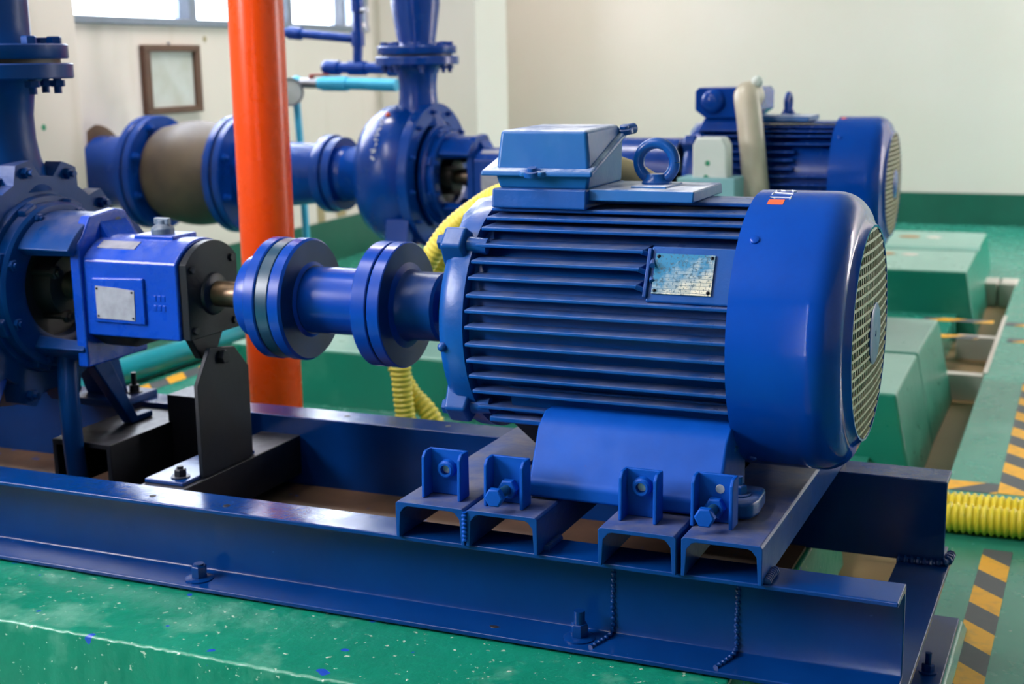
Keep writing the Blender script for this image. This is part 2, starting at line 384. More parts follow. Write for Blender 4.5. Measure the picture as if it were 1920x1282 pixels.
for y0, y1, g in ((2.4, 3.25, 'glass'), (3.25, 3.45, 'glass2'), (3.51, 4.15, 'glass'), (4.15, 4.38, 'glass2'), (4.43, 5.02, 'glass'), (5.05, 5.27, 'glass2')):
    obj('window_pane', win_rect(B(), y0, y1, W1[2] - .022, W1[3] - .05, -.06, -.054), g, wn, smooth=False)

# picture frame on the wall
fx = onleft(3.2)
t = thing('picture_frame', 'brown wooden frame holding a faded notice, hanging on the cream wall under the window', 'picture frame', (fx, 3.3, .74))
def fr(y0, y1, z0, z1, d0, d1):
    return win_rect(B(), y0, y1, z0, z1, d0, d1)
bm = B(); yA, yB, zA, zB = 3.03, 3.475, .742, 1.046
for a in ((yA, yB, zB - .03, zB), (yA, yB, zA, zA + .03), (yA, yA + .045, zA + .03, zB - .03), (yB - .045, yB, zA + .03, zB - .03)): win_rect(bm, *a, .002, .03)
obj('frame_border', bm, 'brown_wood', t, bevel=.003)
obj('notice_sheet', fr(yA + .04, yB - .04, zA + .025, zB - .025, .004, .012), 'paper', t, smooth=False)
obj('hanging_hook', cyl(B(), (fx + .012, 3.24, zB), (fx + .012, 3.24, zB + .014), .006, n=8), 'grey_fit', t)

# ------------------------------------------------------------------ plinths
def plinth(name, x0, x1a, x1b, y0, y1, zt, zb, mat, flare, label, bev=.01):
    b = [(x0, y0 - flare * .3, zb), (x1a + flare, y0 - flare * .3, zb), (x1b + flare, y1, zb), (x0, y1, zb)]
    tt = [(x0, y0, zt), (x1a, y0, zt), (x1b, y1, zt), (x0, y1, zt)]
    o = obj(name, hexa(B(), b, tt), mat, bevel=bev, seg=3)
    return tag(o, label, 'concrete plinth')
bm = hexa(B(), [(-3.0, -.235, FZ), (-.235, -.235, FZ), (-.24, .95, FZ), (-3.0, .95, FZ)], [(-3.0, -.224, -.004), (-.25, -.224, -.004), (-.252, .93, -.004), (-3.0, .93, -.004)])
bmesh.ops.subdivide_edges(bm, edges=[e for e in bm.edges if abs(e.verts[0].co.x - e.verts[1].co.x) > 1], cuts=220, use_grid_fill=True)
for v in bm.verts:
    if v.co.y < -.2:
        w = sin(v.co.x * 61) * .0004 + sin(v.co.x * 143 + 1) * .0004 + random.uniform(-.0008, .0008)
        v.co.y += w; v.co.z += (random.uniform(-.0014, .0008) if v.co.z > -.05 else 0)
o = obj('concrete_plinth', bm, 'plinth', bevel=.006, seg=3, angle=50)
tag(o, 'long chipped green concrete plinth under the blue steel frame in the foreground', 'concrete plinth')
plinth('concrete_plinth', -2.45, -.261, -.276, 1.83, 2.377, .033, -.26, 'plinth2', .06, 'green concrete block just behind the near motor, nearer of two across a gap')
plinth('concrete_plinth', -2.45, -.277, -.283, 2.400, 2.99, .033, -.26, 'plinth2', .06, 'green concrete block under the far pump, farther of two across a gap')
t = thing('concrete_plinth', 'empty green concrete plinth with two bolt holes, farthest from the camera', 'concrete plinth', (-1.4, 4.8, FZ))
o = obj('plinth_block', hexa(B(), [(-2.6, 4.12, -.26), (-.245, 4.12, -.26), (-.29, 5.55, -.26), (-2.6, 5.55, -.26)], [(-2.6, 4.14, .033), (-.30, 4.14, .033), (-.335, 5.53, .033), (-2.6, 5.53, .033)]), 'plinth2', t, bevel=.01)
for x, y in ((-.72, 4.62), (-.69, 5.28)):
    obj('bolt_pocket', lathe(B(), (x, y, .0335), (0, 0, 1), [(0, .055), (.0015, .05), (.0016, 0)], 16), 'trench', t)
    obj('pocket_scuff', lathe(B(), (x + .12, y, .0335), (0, 0, 1), [(0, .04), (.001, .036), (.0011, 0)], 12), 'white_conc', t)
tag(obj('painted_strip', box(B(), -2.4, -.31, 4.80, 4.92, .034, .0355), 'strip'), 'pale painted strip along the top of the farthest empty plinth', 'painted strip')
# pads and lips in the trench
for y, w in ((3.02, .05), (3.72, .05)):
    struct(obj('trim_2', box(B(), -.29, -.118, y, y + w, -.26, -.165), 'white_conc', bevel=.004))
struct(obj('trim_3', hexa(B(), [(-.127, 3.0, -.17), (-.112, 3.0, -.17), (-.127, 4.15, -.17), (-.142, 4.15, -.17)], [(-.127, 3.0, -.148), (-.112, 3.0, -.148), (-.127, 4.15, -.148), (-.142, 4.15, -.148)]), 'white_conc'))
for x0, x1 in ((-.36, -.235), (-.225, -.145)): struct(obj('trim_4', box(B(), x0, x1, 5.0, 5.19, -.26, -.145), 'white_conc', bevel=.006))

# hazard tapes on the floor
def tape(a, b, w, label, z=FZ):
    a, b = Vector((*a, 0)), Vector((*b, 0)); L = (b - a).length; bm = B()
    box(bm, -L / 2, L / 2, -w / 2, w / 2, 0, .0012)
    o = obj('hazard_tape', bm, 'tape', smooth=False)
    c = (a + b) / 2; o.location = (c.x, c.y, z + .0008); o.rotation_euler = (0, 0, math.atan2(b.y - a.y, b.x - a.x))
    return tag(o, label, 'floor tape')
tape((.064, .25), (.064, 1.165), .062, 'yellow and black striped floor tape running beside the end of the blue frame')
tape((-.12, 1.635), (.028, 1.635), .085, 'short yellow and black striped tape across the floor behind the yellow hose')
tape((.062, 1.60), (.045, 2.9), .065, 'yellow and black striped floor tape running away beside the brown trench')
tape((-.45, 3.985), (-.17, 3.985), .07, 'striped tape piece on the floor strip between the two far plinths, farther piece')
tape((-.12, 3.965), (.6, 3.94), .07, 'striped tape right of the trench, farther of the two crossing bands there')
tape((-.36, 3.63), (-.20, 3.63), .07, 'striped tape piece on the floor strip between the two far plinths, nearer piece')
tape((-.09, 3.62), (.6, 3.60), .07, 'striped tape right of the trench, nearer of the two crossing bands there')
tape((-.12, 5.45), (.6, 5.42), .09, 'striped tape on the floor beyond the end of the trench')
tape((-2.80, 1.55), (-2.80, 2.9), .075, 'striped floor tape running alongside the cyan pipe on the floor')
tape((-2.78, 1.60), (-2.30, 1.66), .075, 'striped floor tape crossing behind the frame below the bearing housing')

# ------------------------------------------------------------------ base frame
H, BW, WY = .1624, .0825, .6258
t = FR = thing('base_frame', 'welded blue steel channel base frame carrying the near motor and pump', 'steel frame', (-1.3, .354, 0))
XL = -2.75
bm = prism(B(), channel(0, BW, 0, H, .0085, .008, +1), 'x', XL, 0)
fbeam = obj('front_beam', bm, 'frame', t, bevel=.0025)
for x in (-1.195, -1.36):
    obj('bolt_hole', lathe(B(), (x, .03, H), (0, 0, 1), [(0, .007), (.0006, .0065), (.0007, 0)], 12), 'black', fbeam)
obj('bolt_hole', lathe(B(), (-.664, .037, .0095), (0, 0, 1), [(0, .011), (.0006, .0105), (.0007, 0)], 16), 'black', fbeam)
bbeam = obj('back_beam', prism(B(), channel(WY, WY + BW, 0, H, .0085, .008, -1), 'x', XL, 0), 'frame', t, bevel=.0025)
for x in (-1.315, -1.06): obj('bolt_hole', lathe(B(), (x, WY + .045, H), (0, 0, 1), [(0, .007), (.0006, .0065), (.0007, 0)], 12), 'black', bbeam)
# inverted channel rails under the motor
def rail(x0, x1, y0=-.008, y1=.70):
    w, z0, z1, tl, tt_ = x1 - x0, H, .226, .009, .0075
    pts = [(x0, z0), (x0, z1 - .004), (x0 + .004, z1), (x1 - .004, z1), (x1, z1 - .004), (x1, z0), (x1 - tl * .7, z0), (x1 - tl, z1 - tt_ - .012), (x1 - tl - .008, z1 - tt_ - .002), (x1 - tl - .014, z1 - tt_),
           (x0 + tl + .014, z1 - tt_), (x0 + tl + .008, z1 - tt_ - .002), (x0 + tl, z1 - tt_ - .012), (x0 + tl * .7, z0)]
    return obj('motor_rail', prism(B(), pts, 'y', y0, y1), 'rail', t, bevel=.0015)
rails = [rail(-.825, -.6975), rail(-.6945, -.567), rail(-.462, -.334, -.012), rail(-.327, -.2, -.009)]
obj('weld_bead', tube(B(), [(-.696, -.009, .172), (-.696, -.0095, .195), (-.696, -.009, .222)], .004, 8, .004, .25, .007), 'clamp_blue', rails[0])
obj('weld_bead', tube(B(), [(-.196, .004, .165), (-.196, .03, .166), (-.194, .06, .166)], .006, 8, .004, .25, .007), 'rail', rails[3])
obj('weld_bead', tube(B(), [(-.563, .02, .166), (-.562, .08, .166)], .005, 8, .004, .25, .007), 'rail', rails[1])
# transverse stiffeners joined by weld seams on the front beam
for x in (-.466, -.257):
    pts = [(x + .001, BW - .008, .15), (x, BW - .008, .10), (x - .001, BW - .008, .06), (x, BW - .011, .022), (x - .004, BW - .03, .0135), (x - .018, .012, .0095)]
    obj('weld_bead', tube(B(), pts, .0038, 8, .006, .3, .010), 'frame', fbeam)
# cross members
obj('cross_member', prism(B(), [(-1.52, .03), (-1.52, .12), (-1.415, .12), (-1.415, .03), (-1.425, .03), (-1.425, .11), (-1.51, .11), (-1.51, .03)], 'y', BW - .004, WY + .004), 'dark', t, bevel=.002)
obj('cross_member', prism(B(), [(-1.86, .03), (-1.86, .150), (-1.70, .150), (-1.70, .03), (-1.712, .03), (-1.712, .138), (-1.848, .138), (-1.848, .03)], 'y', .32, WY + .004), 'dark', t, bevel=.002)
obj('box_post', box(B(), -1.71, -1.575, .535, WY + .006, .02, .212), 'dark', t, bevel=.002)
obj('pit_plate', box(B(), -2.7, -.26, BW + .002, WY - .002, -.003, .004), 'pit', t)
# end beam across the two beams, with its foot flange
eb = obj('end_beam', prism(B(), [(-.085, -.012), (-.085, 0), (.010, 0), (.010, -.012), (-.03, -.012), (-.03, -.118), (.030, -.118), (.030, -.128), (-.085, -.128), (-.085, -.118), (-.038, -.118), (-.038, -.012)], 'y', .03, .665), 'frame', t, bevel=.002)
obj('weld_bead', tube(B(), [(-.085, WY - .006, .003), (-.045, WY - .008, .003), (-.01, WY - .007, .004), (.006, WY + .005, .006), (.009, WY + .05, .006)], .0075, 8, .006, .25, .012), 'frame', eb)
obj('anchor_bolt', bolt(B(), (.004, .40, -.118), (0, 0, 1), .011, .013, .02), 'frame', eb)
# anchor bolts through the lower flange
for x, y, s in ((-1.27, .036, 0), (-.514, .041, .018)):
    ab = obj('anchor_bolt', hexn(B(), (x, y, .0142), (0, 0, 1), .0155, .022), 'frame', t, bevel=.001)
    obj('washer', lathe(B(), (x, y, .0088), (0, 0, 1), [(0, .027), (.003, .027), (.0055, .020)], 28), 'frame', ab)
    obj('stud', cyl(B(), (x, y, .034), (x, y, .040 + s), .0095, n=16), 'frame', ab)
# jacking brackets standing on the rails
def bracket(x0, x1, yb, bolt_low, hole_z):
    w = x1 - x0; z0, z1 = .226, .306; ff = yb - .028
    bm = B(); c_ = .006
    prism(bm, [(x0, z0), (x1, z0), (x1, z1), (x0, z1)], 'y', yb, yb + .006)
    for xa, xb in ((x0, x0 + .0065), (x1 - .0065, x1)):
        prism(bm, [(yb + .002, z0), (yb + .002, z1), (ff + .009, z1), (ff, z1 - .009), (ff - .003, z0)], 'x', xa, xb)
    br_ = obj('jacking_bracket', bm, 'clamp_blue', t, bevel=.0022, seg=2)
    xc = (x0 + x1) / 2
    if bolt_low:
        zb = z0 + .027; nb = obj('lock_nut', hexn(B(), (xc, yb - .001, zb), (0, -1, 0), .0175, .014), 'clamp_blue', br_, bevel=.001)
        obj('bolt_shank', cyl(B(), (xc, yb - .012, zb), (xc - .002, yb - .056, zb), .0085, n=16), 'rubber', br_)
        obj('bolt_head', hexn(B(), (xc - .002, yb - .052, zb), (0, -1, 0), .0168, .013), 'clamp_blue', br_, bevel=.001)
    if hole_z:
        zb = z0 + hole_z; xh = xc + (.006 if bolt_low else 0)
        if not bolt_low: obj('welded_nut', lathe(B(), (xc, yb, zb), (0, -1, 0), [(0, .0165), (.010, .0155), (.013, .012), (.013, .0085), (.004, .0085), (0.004, 0)], 20), 'clamp_blue', br_)
        obj('bolt_hole', lathe(B(), (xh, yb - (.0005 if bolt_low else .0045), zb), (0, -1, 0), [(0, .0075), (.0004, .0070), (.0005, 0)], 16), 'plate_metal', br_)
bracket(-.791, -.718, .054, False, .047)
bracket(-.674, -.603, .050, True, 0)
bracket(-.442, -.378, .058, False, .052)
bracket(-.328, -.260, .074, True, .056)
# grout under the end beam
tag(obj('concrete_pad', hexa(B(), [(-.06, .1, FZ), (.045, .1, FZ), (.045, .69, FZ), (-.06, .69, FZ)], [(-.055, .1, -.128), (.035, .1, -.128), (.035, .68, -.128), (-.055, .68, -.128)]), 'floor', bevel=.004), 'thin green concrete pad under the right end of the blue frame', 'concrete pad')

# ------------------------------------------------------------------ machine: local coordinates, x along the shaft, axis at y = z = 0
def TM(x, y, z, s): return Matrix.Translation((x, y, z)) @ Matrix.Scale(s, 4)
XA = (1, 0, 0)
def motor(T, base, label, near):
    t = thing('electric_motor', label, 'motor', base)
    R = .222
    # body core with horizontal cooling fins
    bm = B(); lathe(bm, (0, 0, 0), XA, [(-.765, .186), (-.285, .186)], 64)
    body = obj('motor_body', bm, 'motor', t, T=T)
    offs = [.2145, .2004, .1868, .1708, .1452, .119, .0925, .0637, .0378, .0100, -.0204, -.0495, -.0784, -.1082, -.1408]
    for sgn in (-1, 1):
        for k, dz in enumerate(offs):
            y1 = math.sqrt(R * R - dz * dz)
            y0 = math.sqrt(max(.17 ** 2 - dz * dz, 0)) if abs(dz) < .165 else max(y1 - .075, .0)
            xl, xr = -.757, -.282
            h1, h0 = .0032, .0055
            if near and sgn < 0 and .09 < dz < .15: xr = -.452
            if not near and sgn < 0 and .05 < dz < .13: xr = -.42
            q = [(sgn * y0, dz - h0), (sgn * y1, dz - h1), (sgn * y1, dz + h1), (sgn * y0, dz + h0)]
            o = obj('cooling_fin', prism(B(), q, 'x', xl, xr), 'motor', t, bevel=.0022, T=T)
            if near and sgn < 0 and .09 < dz < .15:
                pts = [(xr - .004, -y1 + .003, dz), (xr + .012, -y1 + .01, dz - .008), (xr + .024, -.195, dz - .017)]
                obj('fin_runout', tube(B(), pts, .0045, 8, .006), 'motor', o, T=T)
    # top pad with the lifting eye
    bm = B(); prism(bm, [(-.094, .219), (-.088, .2385), (.088, .2385), (.094, .219)], 'x', -.60, -.39); box(bm, -.515, -.45, -.05, .05, .23, .242)
    pad = obj('top_pad', bm, 'box', t, bevel=.003, T=T)
    ex = -.483
    bm = B(); lathe(bm, (ex, 0, .2395), (0, 0, 1), [(0, .026), (.006, .026), (.012, .020), (.02, .018)], 20)
    tor = bmesh.ops.create_cone  # ring swept as a closed tube
    ring = [(ex + (.0325 * cos(a) if near else 0), 0 if near else .0325 * cos(a), .280 + .0325 * sin(a)) for a in [2 * PI * k / 40 for k in range(41)]]
    tube(bm, ring, .0098, 14, smooth=False)
    obj('lifting_eye', bm, 'motor', t, T=T)
    # bell housing at the drive end
    bm = B(); lathe(bm, (0, 0, 0), XA, [(-.764, .17), (-.764, .213), (-.795, .2125), (-.812, .205), (-.820, .190), (-.823, .165), (-.826, .10), (-.84, .075), (-.845, .045)], 72)
    bell = obj('end_bell', bm, 'motor', t, T=T, angle=50)
    for a in (43, 137, 223, 317):
        aa = rad(a); d = Vector((0, cos(aa), sin(aa))); e = Vector((0, -sin(aa), cos(aa))); bm = B()
        def P(x, rr, w): return tuple(Vector((x, 0, 0)) + d * rr + e * w)
        hexa(bm, [P(-.822, .185, -.034), P(-.772, .185, -.034), P(-.772, .185, .034), P(-.822, .185, .034)],
             [P(-.818, .236, -.021), P(-.776, .236, -.021), P(-.776, .236, .021), P(-.818, .236, .021)])
        lug = obj('bell_lug', bm, 'motor', bell, bevel=.006, seg=3, T=T)
        obj('bell_bolt', hexn(B(), d * .217 + Vector((-.818, 0, 0)), (-1, 0, 0), .014, .012), 'motor', bell, T=T)
        obj('bolt_shank', cyl(B(), d * .212 + Vector((-.775, 0, 0)), d * .208 + Vector((-.74, 0, 0)), .014, n=14), 'motor', bell, T=T)
    for a in (188, 270):
        aa = rad(a); obj('grease_plug', ball(B(), (-.805, cos(aa) * .2115, sin(aa) * .2115), .0085), 'motor', bell, T=T)
    bm = B(); prism(bm, [(-.155, .115), (-.095, .19), (-.03, .212), (.03, .212), (.03, .18), (-.12, .10)], 'x', -.815, -.765)
    obj('bell_rib', bm, 'box', bell, bevel=.006, T=T)
    obj('motor_shaft', lathe(B(), (0, 0, 0), XA, [(-.99, .030), (-.84, .030)], 32), 'black', t, T=T)
    # fan cover
    prof = [(-.296, .226), (-.296, .235), (-.172, .235)]
    for k in range(1, 9):
        a = PI / 2 * k / 8; prof.append((-.172 + .052 * sin(a), .187 + .048 * cos(a) if k < 8 else .190))
    prof += [(-.1085, .181), (-.1085, .1775), (-.114, .1765), (-.13, .1765)]
    cov = obj('fan_cover', lathe(B(), (0, 0, 0), XA, prof, 112, cap=False), 'cover', t, T=T, angle=50)
    for a, x in ((46.6, -.269), (-57.9, -.276), (0, -.262) if False else (133, -.27), (228, -.27)):
        aa = rad(a); d = Vector((0, -cos(aa), sin(aa))); p = Vector((x, 0, 0)) + d * .234
        bm = B(); lathe(bm, p, d, [(0, .0085), (.0035, .0075), (.005, .004), (.0045, 0)], 16); obj('cover_screw', bm, 'cover', cov, T=T)
    # wire grille, slightly bulged, with a disc at the centre
    bm = B(); gr = .1775; step = .0158; hw = .0023
    def gx(y, z): return -.1115 + .008 * (1 - (y * y + z * z) / gr ** 2)
    k = -11
    for i in range(-11, 12):
        v = i * step; L = math.sqrt(max(gr * gr - v * v, 0))
        if L < .02: continue
        N = 16
        for horiz in (0, 1):
            w2 = hw if horiz else .0017
            row = []
            for j in range(N + 1):
                s_ = -L + 2 * L * j / N
                c4 = []
                for dv, dx in ((-w2, -.001), (w2, -.001), (w2, .001), (-w2, .001)):
                    y, z = (s_, v + dv) if horiz else (v + dv, s_)
                    c4.append(bm.verts.new((gx(y, z) + dx + (.0012 if horiz else 0), y, z)))
                row.append(c4)
            for a_, b_ in zip(row, row[1:]):
                for q in range(4): w = (q + 1) % 4; bm.faces.new((a_[q], a_[w], b_[w], b_[q]))
    obj('fan_grille', bm, 'cream_mesh', cov, T=T, smooth=False)
    obj('grille_disc', lathe(B(), (-.1035, 0, 0), XA, [(0, .052), (.002, .052), (.0035, .049), (.0036, .006), (.0, .005), (0, 0)], 40), 'motor', cov, T=T)
    obj('fan_hub', lathe(B(), (-.20, 0, 0), XA, [(0, .17), (.015, .17), (.02, .05), (.05, .045), (.05, 0)], 40), 'black', cov, T=T)
    # feet
    for sgn in (-1, 1):
        bm = B()
        prism(bm, [(sgn * .10, -.262), (sgn * .270, -.262), (sgn * .270, -.236), (sgn * .262, -.228), (sgn * .222, -.150), (sgn * .19, -.13), (sgn * .10, -.13)], 'x', -.622, -.292)
        ft = obj('motor_foot', bm, 'clamp_blue', t, bevel=.006, seg=3, T=T)
        for xx in (-.268,):
            bm = B(); prism(bm, [(-.30, sgn * .16), (-.30, sgn * .262), (-.268, sgn * .268), (-.243, sgn * .26), (-.236, sgn * .235), (-.240, sgn * .17)], 'z', -.262, -.232)
            toe = obj('foot_toe', bm, 'motor', ft, bevel=.008, seg=3, T=T)
            bm = B(); bolt(bm, (-.272, sgn * .225, -.232), (0, 0, 1), .013, .014, .014); obj('foot_bolt', bm, 'motor', ft, T=T)
    obj('underside_box', hexa(B(), [(-.70, -.05, -.235), (-.60, -.05, -.235), (-.60, .12, -.235), (-.70, .12, -.235)], [(-.73, -.09, -.185), (-.58, -.09, -.185), (-.58, .15, -.185), (-.73, .15, -.185)]), 'black', t, bevel=.004, T=T)
    bm = B(); lathe(bm, (0, 0, 0), XA, [(-.70, .2), (-.30, .2)], 24, a0=rad(215), a1=rad(325)) if False else prism(bm, [(-.165, -.10), (-.150, -.152), (-.10, -.178), (.10, -.178), (.150, -.152), (.165, -.10)], 'x', -.70, -.286)
    obj('belly_plate', bm, 'motor', t, bevel=.004, T=T)
    for q in ((-.735, -.61, -.172, -.10, -.166, -.156), (-.615, -.50, -.178, -.10, -.178, -.168), (-.47, -.29, -.178, -.10, -.178, -.168)): obj('belly_ledge', box(B(), *q), 'motor', t, bevel=.003, T=T)
    return t, body, cov, pad

AY, AZ = .354, .4905
T1 = TM(0, AY, AZ, 1)
mt, body1, cover1, pad1 = motor(T1, (-.45, AY, .2285), 'near blue finned electric motor with a mesh fan cover, bolted on the channel rails', True)
# nameplate pad and rating plate (tangent, leaning back 25 degrees)
nv = Vector((0, -cos(.44), sin(.44))); ev = Vector((0, sin(.44), cos(.44))); p0 = Vector((0, AY - .187, AZ + .114))
def leaf(bm, x0, x1, e0, e1, d0, d1):
    q = lambda x, e, d: tuple(Vector((x, 0, 0)) + p0 + ev * e + nv * d)
    return hexa(bm, [q(x0, e0, d0), q(x1, e0, d0), q(x1, e1, d0), q(x0, e1, d0)], [q(x0, e0, d1), q(x1, e0, d1), q(x1, e1, d1), q(x0, e1, d1)])
npad = obj('nameplate_pad', leaf(B(), -.438, -.290, -.048, .048, -.04, -.002), 'motor', mt, bevel=.004)
obj('pad_edge', leaf(B(), -.442, -.435, -.042, .042, -.03, .004), 'rail', npad, bevel=.002)
npl = obj('rating_plate', leaf(B(), -.428, -.329, -.034, .034, -.003, .0012), 'rating', mt, smooth=False)
for x in (-.423, -.334):
    for e in (-.029, .029):
        obj('rivet', ball(B(), tuple(Vector((x, 0, 0)) + p0 + ev * e + nv * .0012), .0032, n=10), 'dark', npl)
# sticker and painted number on the fan cover
def on_cover(x, deg, rr=.2352): a = rad(deg); return Vector((x, AY - rr * cos(a), AZ + rr * sin(a)))
bm = B(); gx_, ga = 4, 6
for R_ in (.2351, .2357):
    pass
vs = [[[bm.verts.new(on_cover(-.269 + .026 * i / 3, 69.3 + 4.6 * j / 4, R_)) for j in range(5)] for i in range(4)] for R_ in (.2350, .2357)]
for i in range(3):
    for j in range(4):
        bm.faces.new((vs[1][i][j], vs[1][i + 1][j], vs[1][i + 1][j + 1], vs[1][i][j + 1]))
for i in range(3):
    bm.faces.new((vs[0][i][0], vs[0][i + 1][0], vs[1][i + 1][0], vs[1][i][0])); bm.faces.new((vs[0][i][4], vs[1][i][4], vs[1][i + 1][4], vs[0][i + 1][4]))
for j in range(4):
    bm.faces.new((vs[0][0][j], vs[1][0][j], vs[1][0][j + 1], vs[0][0][j + 1])); bm.faces.new((vs[0][3][j], vs[0][3][j + 1], vs[1][3][j + 1], vs[1][3][j]))
st = obj('sticker', bm, 'sticker', cover1); st['label'] = 'small orange sticker'
GL = {'1': [[(-.3, .7), (0, 1), (0, 0)], [(-.35, 0), (.35, 0)]], '7': [[(-.4, 1), (.4, 1), (-.1, 0)]], '3': [[(-.4, .9), (0, 1), (.35, .8), (.1, .55), (.4, .25), (0, 0), (-.4, .12)]]}
bm = B()
for i, ch in enumerate('173'):
    for s_ in GL[ch]:   # the figures read along the curve of the cover, their feet towards the drive end
        # u runs up the curve (reading direction), v towards the drive end
        P = [on_cover(-.236 - .034 * v, 76.3 + i * 5.4 + 4.4 * u_, .2354) for u_, v in s_]
        tube(bm, P, .0013, 6, smooth=False)
obj('painted_number', bm, 'chalk', cover1)
# terminal box of the near motor
tb = obj('terminal_box', hexa(B(), [(-.742, .262, .727), (-.578, .262, .727), (-.578, .445, .727), (-.742, .445, .727)], [(-.750, .256, .757), (-.570, .256, .757), (-.578, .452, .815), (-.748, .452, .815)]), 'box', mt, bevel=.006, seg=3)
lid = obj('box_lid', hexa(B(), [(-.748, .258, .758), (-.572, .258, .758), (-.578, .450, .816), (-.744, .450, .816)], [(-.742, .268, .829), (-.580, .268, .829), (-.586, .446, .831), (-.738, .446, .831)]), 'box', mt, bevel=.027, seg=5)
obj('lid_rim', hexa(B(), [(-.772, .243, .750), (-.562, .243, .750), (-.570, .462, .812), (-.764, .462, .812)], [(-.770, .245, .760), (-.564, .245, .760), (-.572, .460, .822), (-.762, .460, .822)]), 'box', lid, bevel=.004, seg=3)
for p in ((-.672, .246, .760), (-.575, .452, .822), (-.765, .35, .786)):
    bm = B(); lathe(bm, (p[0], p[1], p[2] - .007), (0, -.28, 1), [(0, .016), (.008, .015), (.0085, .009), (.014, .008), (.0145, 0)], 16); obj('lid_screw', bm, 'motor', lid)
obj('lid_lug', prism(B(), [(-.705, .256), (-.64, .256), (-.652, .236), (-.692, .236)], 'z', .750, .760), 'box', lid, bevel=.004)
bm = B(); cyl(bm, (-.574, .452, .820), (-.566, .475, .822), .010, n=14); obj('lid_hinge', bm, 'motor', lid)
bx = obj('box_base', hexa(B(), [(-.752, .245, .695), (-.575, .245, .695), (-.575, .46, .695), (-.752, .46, .695)], [(-.752, .250, .729), (-.575, .250, .729), (-.575, .455, .729), (-.752, .455, .729)]), 'motor', mt, bevel=.004)
# cable sleeve bending down behind the box
tag(obj('cable_sleeve', tube(B(), [(-.70, .478, .755), (-.66, .53, .745), (-.60, .60, .712), (-.545, .645, .65), (-.51, .67, .55), (-.50, .68, .40), (-.50, .72, .2)], .034, 18), 'tan'), 'tan flexible cable sleeve curving down behind the near motor terminal box', 'cable sleeve')

# ------------------------------------------------------------------ coupling
def coupling(T, base, label):
    t = thing('shaft_coupling', label, 'coupling', base); r_ = .1215
    obj('pump_hub', lathe(B(), (0, 0, 0), XA, [(-1.325, .05), (-1.325, .083), (-1.32, .085), (-1.278, .085)], 56), 'couple', t, T=T)
    obj('coupling_disc', lathe(B(), (0, 0, 0), XA, [(-1.281, .04), (-1.281, .117), (-1.277, r_), (-1.256, r_), (-1.253, .119), (-1.253, .04)], 72), 'couple', t, T=T)
    obj('rubber_ring', lathe(B(), (0, 0, 0), XA, [(-1.253, .04), (-1.253, .116), (-1.25, .1195), (-1.226, .1195), (-1.223, .116), (-1.223, .04)], 72), 'rubber', t, T=T)
    obj('coupling_disc', lathe(B(), (0, 0, 0), XA, [(-1.223, .04), (-1.223, .119), (-1.22, r_), (-1.199, r_), (-1.194, .117), (-1.194, .075), (-1.189, .068)], 72), 'couple', t, T=T)
    obj('spacer_tube', lathe(B(), (0, 0, 0), XA, [(-1.194, .066), (-1.04, .066)], 56), 'couple', t, T=T)
    for a, b in ((-1.042, -1.0085), (-1.0075, -.980)):
        obj('coupling_disc', lathe(B(), (0, 0, 0), XA, [(a, .04), (a, .117), (a + .004, r_), (b - .002, r_), (b, .1195), (b, .04)], 72), 'couple', t, T=T)
    obj('motor_hub', lathe(B(), (0, 0, 0), XA, [(-.981, .085), (-.975, .070), (-.965, .066), (-.903, .066), (-.898, .061), (-.898, .036), (-.92, .033)], 56), 'pump', t, T=T)
    for o in t.children:   # motor-side faces darkened: shade painted in, with a brownish grease tone
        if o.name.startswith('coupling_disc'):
            o.data.materials.append(M['side_shade'])
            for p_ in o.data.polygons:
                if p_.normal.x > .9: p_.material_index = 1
    return t
coupling(T1, (-1.15, AY, AZ), 'near blue spacer coupling between the bearing housing and the near motor')

